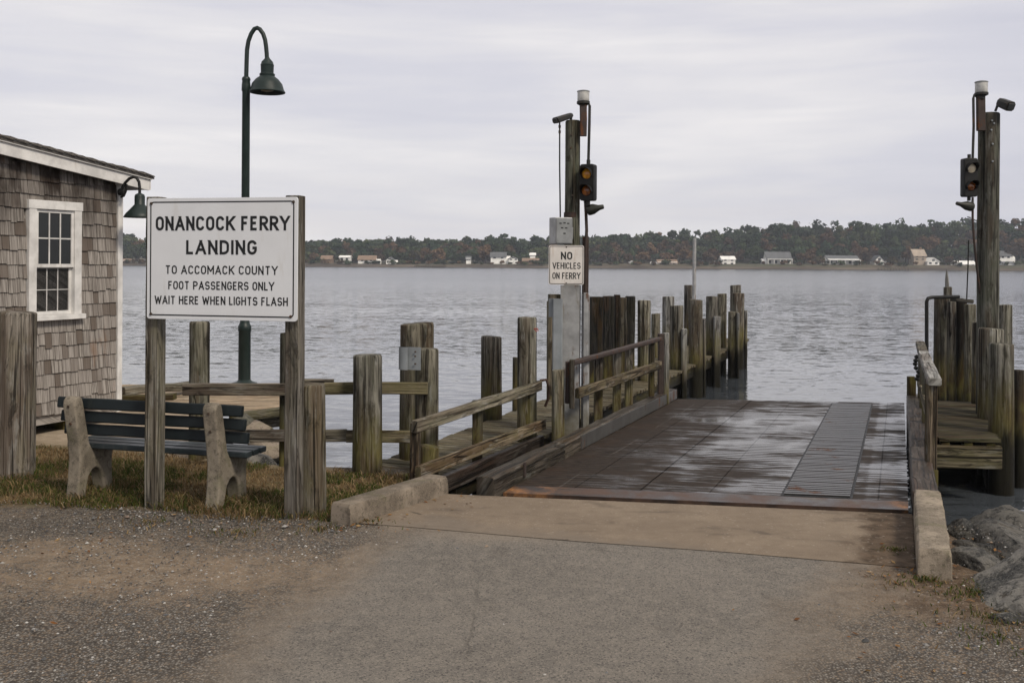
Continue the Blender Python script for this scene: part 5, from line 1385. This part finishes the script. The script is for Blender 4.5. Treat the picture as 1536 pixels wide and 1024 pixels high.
# roof: slope falls towards the corner, with a fascia along the near edge
ov, of = .33, .1     # overhang past the corner and in front of the wall
def rp(u, y, dz=0.0): return HF(u, y, eave(u) + .03 + .16 * (y + of) + dz)
mb = MB(); mb.ring_loft([[HF(u, -of, eave(u) - .10), HF(u, -of - .028, eave(u) - .10), HF(u, -of - .028, eave(u) + .055), HF(u, -of, eave(u) + .055)] for u in (-ov, LW + .3)]); fa = mb.build('fascia', M['white_trim'], t, smooth=0, bevel=.003)
mb = MB(); mb.ring_loft([[HF(u, -of - .034, eave(u) + .03), HF(u, -of - .05, eave(u) + .03), HF(u, -of - .05, eave(u) + .075), HF(u, -of - .034, eave(u) + .075)] for u in (-ov - .02, LW + .3)]); mb.build('drip_edge', M['white_trim'], t, smooth=0)
mb = MB(); mb.ring_loft([[HF(u, -of + .002, eave(u) - .03), HF(u, .0, eave(u) - .03), HF(u, .0, eave(u) - .01), HF(u, -of + .002, eave(u) - .01)] for u in (-ov, LW + .3)]); mb.build('soffit', M['white_trim'], t, smooth=0)
mb = MB(); mb.box(HF, -ov - .022, -ov - .002, -of - .028, DW + .2, eave(-ov) - .09, eave(-ov) + .05); mb.build('fascia', M['white_trim'], t, smooth=0)
mb = MB()
mb.ring_loft([[rp(u, -of - .055, .045), rp(u, DW + .3, .045), rp(u, DW + .3, .02), rp(u, -of - .055, .02)] for u in (-ov - .05, LW + .3)])
u = -ov - .04; 
while u < LW:
    wv = random.uniform(.13, .17); y = -of - .075
    while y < DW:
        L_ = random.uniform(.25, .4); o = random.uniform(-.012, .012)
        a = [rp(u, y, .046), rp(u, y + L_ - .006, .046), rp(u + wv + .04, y + L_ - .006, .052 + .012), rp(u + wv + .04, y, .052 + .012)]
        bq = [p + V((0, 0, .014 + o * .3)) for p in a]
        mb.ring_loft([a, bq]); y += L_
    u += wv
mb.build('roof', M['roof_shingle'], t, smooth=0)
# window
wt = thing  # (kept for clarity)
mb = MB(); cz = .095
zb_, zt2 = wzb, wzt
mb.box(HF, wa, wa + cz, -.045, .02, zb_ + .03, zt2 - cz); mb.box(HF, wb_ - cz, wb_, -.045, .02, zb_ + .03, zt2 - cz); mb.box(HF, wa - .01, wb_ + .01, -.05, .02, zt2 - cz + .001, zt2)
win = mb.build('window', M['white_trim'], t, smooth=0, bevel=.003)
mb = MB(); mb.box(HF, wa - .03, wb_ + .03, -.085, .02, zb_ - .025, zb_ + .029); mb.build('sill', M['white_trim'], win, smooth=0, bevel=.004)
ia, ib = wa + cz + .001, wb_ - cz - .001; zm = zb_ + (zt2 - cz - zb_) * .475; zlo = zb_ + .031; zhi = zt2 - cz - .002
def sash(a0, a1, c0, c1, y, fw, mw, rows):
    mb = MB(); mb.box(HF, a0, a0 + fw, y, y + .03, c0, c1); mb.box(HF, a1 - fw, a1, y, y + .03, c0, c1)
    mb.box(HF, a0 + fw + .0005, a1 - fw - .0005, y + .001, y + .03, c0, c0 + fw * 1.15); mb.box(HF, a0 + fw + .0005, a1 - fw - .0005, y + .001, y + .03, c1 - fw, c1)
    gx0, gx1, gz0, gz1 = a0 + fw, a1 - fw, c0 + fw * 1.15, c1 - fw
    for i in (1, 2): x = gx0 + (gx1 - gx0) * i / 3; mb.box(HF, x - mw / 2, x + mw / 2, y + .004, y + .026, gz0 + .0005, gz1 - .0005)
    for j in range(1, rows): zq = gz0 + (gz1 - gz0) * j / rows; mb.box(HF, gx0 + .0005, gx1 - .0005, y + .006, y + .024, zq - mw / 2, zq + mw / 2)
    mb.build('sash', M['white_trim'], win, smooth=0)
    mb = MB(); mb.box(HF, gx0 + .001, gx1 - .001, y + .012, y + .016, gz0 + .001, gz1 - .001); mb.build('pane', M['window_glass'], win, smooth=0)
sash(ia, ib, zm - .01, zhi, -.026, .032, .014, 2)
sash(ia, ib, zlo, zm + .012, .008, .034, .008, 2)
mb = MB(); mb.box(HF, ia + .03, ib - .03, -.012, -.009, zlo + .04, zm - .02); mb.build('insect_screen', M['screen'], win, smooth=0) if False else None
# wall lamp on the corner of the building
q = HF(-.02, -.05, wall_at(180, 288)[1]); D_ = q.y - .12; k = D_ / FPX
t = thing('wall_lamp', 'dark gooseneck barn lamp mounted on the corner of the shingled building', 'wall lamp', q)
mb = MB(); p = atd(181, 288, D_); mb.lathe(p + V((0, .04, 0)), [(.045, 0), (.045, .03), (.03, .04)], 16, axis=(0, -1, 0)); mb.build('wall_plate', M['black_metal'], t, smooth=40)
mb = MB(); mb.tube([atd(181, 289, D_), atd(184, 281, D_), atd(188, 274, D_ - .02), atd(194, 268, D_ - .03), atd(200, 265.5, D_ - .04), atd(205, 267, D_ - .04), atd(208.5, 273, D_ - .04), atd(209.5, 282, D_ - .04), atd(209.5, 292, D_ - .04)], .017, 10)
mb.tube([atd(181, 296, D_), atd(186, 294, D_), atd(189, 287, D_), atd(190, 276, D_ - .01)], .012, 8); mb.build('arm', M['black_metal'], t, smooth=60)
c = atd(209.5, 326, D_ - .04); s = k
mb = MB(); mb.lathe(c, [(.02, 36 * s), (.05, 34 * s), (.058, 31 * s), (.058, 19 * s), (.066, 18 * s), (.1, 13 * s), (.15, 6 * s), (.178, .5 * s), (.176, -.5 * s), (.16, 1 * s), (.06, 14 * s)], 28); mb.build('lamp_shade', M['green_metal'], t, smooth=50)

# ------------------------------------------------------------------ bench
fl, fr_ = at(108, 748, 0), at(317, 765, 0); ax = (fr_ - fl); Lb = ax.length; ax.normalize()
BF = Frame(fl, ax, V((-ax.y, ax.x, 0)))       # x along the bench, y from back to seat front, z up
t = thing('park_bench', 'park bench with concrete end frames and dark slats facing the water', 'bench', BF(Lb / 2, .2, 0))
prof = [(-.035, -.12), (.08, -.12), (.095, .06), (.125, .16), (.17, .205), (.21, .215), (.25, .2), (.285, .15), (.305, .06), (.315, -.12), (.44, -.12), (.415, .1), (.41, .25), (.43, .345), (.43, .375), (.165, .375), (.13, .43), (.055, .76), (.04, .80), (.01, .815), (-.02, .81), (-.045, .785), (-.05, .75), (.0, .48), (.02, .33), (.01, .15), (-.01, .02)]
for u in (0.0, Lb):
    mb = MB(); fr2 = Frame(BF(u - .055, 0, 0), BF.x, BF.y); mb.prism(fr2, prof, 0, .115); mb.build('end_frame', M['bench_concrete'], t, smooth=40, bevel=.014, bevel_seg=3)
def slat(y, z, w, th, tilt, mat, x0, x1):
    mb = MB(); up = BF.y * math.cos(tilt) * 0 + V((0, 0, math.cos(tilt))) + BF.y * (-math.sin(tilt))
    mb.timber(BF(x0, y, z), BF(x1, y, z), th, w, up=tuple(up), jit=.002, ch=.009, seg=10); mb.build('slat', M[mat], t)
for i, (y, z) in enumerate(((.095, .748), (.112, .641), (.130, .535))): slat(y, z, .088, .045, R_(-10), 'bench_slat', -.2 + .02 * i, Lb + .2 + .015 * i)
for y in (.2, .31, .42): slat(y, .398, .045, .095, 0, 'bench_seat' , -.17 + .0 * y, Lb + .2)
mb = MB()
for u in (0, Lb):
    for zz in (.74, .6): mb.lathe(BF(u, -.055 + (.81 - zz) * .16, zz), [(.012, 0), (.01, .01)], 8, axis=tuple(-BF.y))
mb.build('bolt', M['bolt'], t)

# ------------------------------------------------------------------ boulders
def boulder(label, c, r, yaw=0, seed=0, mat='rock', sub=5, cat='boulder', flat=.0, group='boulders on the right bank', tilt=0, name='boulder', pts=None):
    import bmesh
    bm = bmesh.new(); bmesh.ops.create_icosphere(bm, subdivisions=sub, radius=1)
    rs = random.Random(seed); planes = []
    for _ in range(11):
        v = V((rs.gauss(0, 1), rs.gauss(0, 1), rs.gauss(0, .9))).normalized(); planes.append((v, rs.uniform(.62, .92)))
    R3 = Matrix.Rotation(yaw, 3, 'Z') @ Matrix.Rotation(tilt, 3, 'Y')
    for v in bm.verts:
        p = v.co.copy()
        for nrm, d in planes:
            e = p.dot(nrm) - d
            if e > 0: p -= nrm * e * .96
        nz = mn.fractal(p * 1.6 + V((seed * 3.1, 0, 0)), 1.0, 2.1, 6) * .06 + mn.fractal(p * 5 + V((seed, 5, 0)), .8, 2.1, 6) * .03
        p += v.co * nz
        v.co = R3 @ V((p.x * r[0] * 1.18, p.y * r[1] * 1.18, p.z * r[2] * 1.22))
    me = bpy.data.meshes.new(name); bm.to_mesh(me); bm.free()
    me.materials.append(M[mat]); me.polygons.foreach_set('use_smooth', np.ones(len(me.polygons), dtype=bool)); me.set_sharp_from_angle(angle=R_(32))
    o = bpy.data.objects.new(name, me); COL.objects.link(o); o.location = c
    return tag(o, label, cat, group)
boulder('large rounded dark grey boulder in the foreground of the right bank', (3.2, 5.75, -.04), (.54, .42, .26), .3, 4)
boulder('long pale grey slab boulder lying behind the big foreground boulder', (3.6, 7.0, -.2), (.32, .66, .22), -.28, 8, tilt=.12)
boulder('dark angular boulder at the water behind the pale slab', (3.98, 7.95, -.36), (.29, .3, .27), .5, 15)
boulder('brownish boulder at the right edge, behind the pale slab', (4.36, 7.75, -.4), (.34, .4, .28), 1.0, 21)
boulder('small upright stone touching the side of the concrete block', (3.33, 7.3, -.1), (.1, .2, .12), .2, 27)
boulder('small dark stone by the middle of the concrete block', (3.14, 6.75, -.1), (.12, .16, .14), .4, 31)
boulder('flat dark stone wedged in front of the foreground boulder\'s left shoulder', (2.98, 6.38, -.02), (.16, .2, .085), .2, 35)
boulder('small flat pale stone at the foot of the foreground boulder', (2.67, 5.33, .0), (.085, .065, .03), .2, 41, sub=4)
boulder('fist sized pale stone near the right edge of the gravel', (2.74, 5.12, .0), (.06, .05, .022), 1.2, 43, sub=4)
for i, (x, y, z, r) in enumerate([(4.3, 7.1, -.55, .3), (4.7, 6.6, -.4, .36), (4.1, 6.0, -.3, .3), (3.15, 6.35, -.4, .24)]):
    boulder('dark bank boulder partly hidden by the larger boulders, right bank', (x, y, z), (r, r * 1.1, r * .75), i * .7, 50 + i, sub=4)
# broken concrete under the platform
g = 'broken concrete under the platform edge'
boulder('dark mossy concrete lump under the near corner of the platform', at(350, 628, -.05) + V((0, .25, -.1)), (.16, .3, .12), .3, 61, 'rubble_dark', 4, 'rubble', group=g)
boulder('pale concrete slab lying under the platform edge', at(368, 640, -.15) + V((0, .2, -.05)), (.26, .26, .08), .2, 63, 'concrete_kerb', 4, 'rubble', group=g, name='concrete_slab')
boulder('pale sloping slab at the waterline below the fence rail', at(398, 662, -.3) + V((0, .1, -.1)), (.2, .3, .1), .5, 64, 'concrete_kerb', 4, 'rubble', group=g, name='concrete_slab')
boulder('dark wet rock in the water below the platform', at(405, 668, -.5) + V((0, 0, -.1)), (.2, .25, .14), .1, 65, 'rock', 4, 'rubble', group=g)
boulder('dark rock behind the bench seat end at the waterline', at(384, 686, -.3) + V((0, 0, -.12)), (.16, .3, .14), .8, 66, 'rock', 4, 'rubble', group=g)

# ------------------------------------------------------------------ grass, pebbles, fallen leaves
def scatter_blades(name, spots, mat, label):
    n = len(spots); a = np.array([s[:3] for s in spots]); h = np.array([s[3] for s in spots]); colr = np.array([s[4] for s in spots])
    th = rng.uniform(0, 2 * np.pi, n); d = np.stack([np.cos(th), np.sin(th), np.zeros(n)], 1); le = rng.uniform(.2, 1.3, n)[:, None] * h[:, None]
    th2 = rng.uniform(0, 2 * np.pi, n); dd = np.stack([np.cos(th2), np.sin(th2), np.zeros(n)], 1)
    wv = .0032 * rng.uniform(.6, 1.5, n)[:, None]
    up = np.array([[0, 0, 1.]]) * h[:, None]
    mid = a + dd * le * .35 + up * .6; tip = a + dd * le + up * rng.uniform(.55, 1.05, n)[:, None]
    q1 = np.stack([a - d * wv, a + d * wv, mid + d * wv * .8, mid - d * wv * .8], 1); q2 = np.stack([mid - d * wv * .8, mid + d * wv * .8, tip + d * wv * .1, tip - d * wv * .1], 1)
    o = quad_mesh(name, np.concatenate([q1, q2]).reshape(-1, 3), np.concatenate([colr, colr]), M[mat])
    return tag(o, label, kind='stuff')
DRY = [(.22, .155, .08), (.17, .115, .06), (.27, .2, .115), (.13, .085, .045), (.15, .12, .05)]
FRESH = [(.07, .085, .022), (.055, .075, .02), (.09, .1, .03), (.045, .06, .02)]
spots = []
posts_xy = [(s0.x, s0.y), (s1.x, s1.y), (atd(470, 600, 7.5).x, 7.55), (atd(26, 600, 8.6).x, 8.75)]
def ok_grass(x, y):
    gl = .161 * (x + 3.99) + .987 * (y - 7.78); nz = mn.noise((x * 1.3, y * 1.3, 4)) * .4 + mn.noise((x * 5, y * 5, 1)) * .18
    return gl + nz * .6 > -.02 and y + .35 * x < 8.45 + nz * .5 and y < edge_y(x) - .05
for _ in range(110000):
    x, y = rng.uniform(-5.6, -.72), rng.uniform(6.9, 10.2)
    if not ok_grass(x, y): continue
    if x > -1.45 and (x + 1.22) * (8.17 - 7.2) - (y - 7.2) * .62 > -.1: continue
    pv = mn.noise((x * 1.1, y * 1.6, 9)) + .35 * mn.noise((x * 4, y * 4, 3))
    pd = min(math.hypot(x - a, y - b_) for a, b_ in posts_xy)
    green = pv > -.03 or pd < .3 and rng.random() < .7
    if rng.random() > (.6 if green else .42): continue
    h = (rng.uniform(.02, .065) if green else rng.uniform(.012, .055)) * (1.5 if pd < .22 else 1)
    base = (FRESH if green else DRY)[rng.integers(4)]
    if green and rng.random() < .35: base = DRY[rng.integers(5)]
    spots.append((x, y, -.004, h, tuple(np.array(base) * rng.uniform(.7, 1.2))))
for cx, cy, rad, cnt, fresh in [(2.55, 6.6, .1, 260, .8), (2.72, 5.75, .28, 900, .7), (2.58, 5.35, .3, 500, .6), (2.45, 5.1, .25, 200, .6), (2.95, 5.25, .3, 600, .4), (2.3, 5.9, .2, 160, .5), (2.5, 6.0, .12, 260, .7), (-3.95, 5.9, .3, 500, .6), (-3.6, 6.0, .25, 300, .5), (-1.9, 6.95, .3, 350, .35), (-1.35, 7.05, .25, 350, .4), (-2.6, 7.2, .3, 300, .3), (-1.05, 7.25, .2, 300, .5), (3.3, 5.3, .4, 800, .5), (2.6, 4.9, .3, 120, .5)]:
    for _ in range(int(cnt * .45)):
        r, a = abs(rng.normal(0, rad * .5)), rng.uniform(0, 2 * np.pi); x, y = cx + r * np.cos(a) * 1.5, cy + r * np.sin(a)
        base = FRESH[rng.integers(4)] if rng.random() < fresh else DRY[rng.integers(5)]
        spots.append((x, y, .0, rng.uniform(.01, .042), tuple(np.array(base) * rng.uniform(.7, 1.2))))
for cx, cy in [(BF(0, .02)[0], BF(0, .02)[1]), (BF(Lb, .02)[0], BF(Lb, .02)[1]), (BF(Lb, .38)[0], BF(Lb, .38)[1]), (BF(0, .38)[0], BF(0, .38)[1]), (BF(Lb + .15, .2)[0], BF(Lb + .15, .2)[1]), (s0.x + .3, s0.y + .1), (s1.x - .25, s1.y), (BF(.6, .1)[0], BF(.6, .1)[1]), (-4.3, 8.1), (-.95, 8.6)]:
    for _ in range(230):
        x, y = rng.normal(cx, .13), rng.normal(cy, .1); base = DRY[rng.integers(5)] if rng.random() < .7 else FRESH[rng.integers(4)]
        spots.append((x, y, -.004, rng.uniform(.04, .11), tuple(np.array(base) * rng.uniform(.5, 1.15))))
scatter_blades('grass', spots, 'blades', 'short dry grass with green tufts along the bank')

def pebbles(name, pts, label):
    V8 = np.array([(1, 0, 0), (0, 1, 0), (-1, 0, 0), (0, -1, 0), (0, 0, 1), (0, 0, -1)], float)
    Fq = [(0, 1, 4), (1, 2, 4), (2, 3, 4), (3, 0, 4), (1, 0, 5), (2, 1, 5), (3, 2, 5), (0, 3, 5)]
    vs, cs = [], []
    for x, y, s, c in pts:
        v = V8 * np.array([s, s * rng.uniform(.6, 1), s * rng.uniform(.4, .7)]) * rng.uniform(.75, 1.2, (6, 1)); a = rng.uniform(0, 6.28)
        v = v @ np.array([[np.cos(a), -np.sin(a), 0], [np.sin(a), np.cos(a), 0], [0, 0, 1]]) + np.array([x, y, s * .15 + .003])
        for f in Fq: vs += [v[f[0]], v[f[1]], v[f[2]]]; cs.append(c)
    o = quad_mesh(name, np.array(vs), np.array(cs), M['pebble'], nper=3)
    return tag(o, label, kind='stuff')
pp = []
GC = [(.06, .06, .06), (.1, .1, .1), (.16, .155, .15), (.24, .23, .22), (.33, .32, .3), (.2, .15, .11), (.12, .09, .07), (.085, .088, .095)]
for _ in range(60000):
    x, y = rng.uniform(-5, 4.2), rng.uniform(2.6, 7.9)
    if abs(x) > .56 * y + .3: continue
    d = min(.979 * (x + .97) - .21 * (y - 6.95), -.881 * (x - 2.39) + .473 * (y - 6.25)); nz = mn.noise((x * 1.1, y * 1.1, 0)) * .5
    dens = (1.0 if d + nz < -.15 else (.22 if d + nz < .15 else .012))
    if x > 2 and y > 7.3 or x < 0 and y > 7.85 - .163 * (x + 3.99): continue
    if -.7 < x < 3.1 and y > 7.05 - .268 * (x + .6): dens *= .05 if d > 0 else .5
    if mn.noise((x * .9 + 4, y * 1.3, 7)) > .05: dens *= .35
    if rng.random() > dens * .62: continue
    s = abs(rng.normal(.0042, .0026)) + .0018
    if rng.random() < .02: s *= 2.2
    pp.append((x, y, s, tuple(np.array(GC[rng.integers(8)]) * rng.uniform(.7, 1.25))))
pebbles('gravel', pp, 'loose grey and brown stone chips over the verge')
lv, lc = [], []
for cx, cy, rad, cnt in [(2.45, 6.1, .3, 40), (2.7, 5.5, .35, 50), (3.0, 6.7, .25, 20), (-1.1, 7.2, .35, 40), (-2.2, 7.5, 1.0, 60), (2.1, 5.0, .6, 40), (-2.5, 6.3, 1.2, 40), (-.6, 7.9, .25, 30)]:
    for _ in range(cnt):
        x, y = rng.normal(cx, rad * .6), rng.normal(cy, rad * .5); s = rng.uniform(.008, .022); a = rng.uniform(0, 6.28); ti = rng.normal(0, .25, 2)
        for dx, dy in ((-1, 0), (0, -.5), (1.1, 0), (0, .5)):
            lv.append((x + s * (dx * np.cos(a) - dy * np.sin(a)), y + s * (dx * np.sin(a) + dy * np.cos(a)), .014 + s * (dx * ti[0] + dy * ti[1])))
        lc.append(np.array([(.22, .1, .04), (.28, .15, .06), (.14, .07, .035), (.3, .2, .1)][rng.integers(4)]) * rng.uniform(.7, 1.1))
tag(quad_mesh('fallen_leaves', np.array(lv), np.array(lc), M['leaves']), 'scattered brown fallen leaves along kerb and verge', kind='stuff')
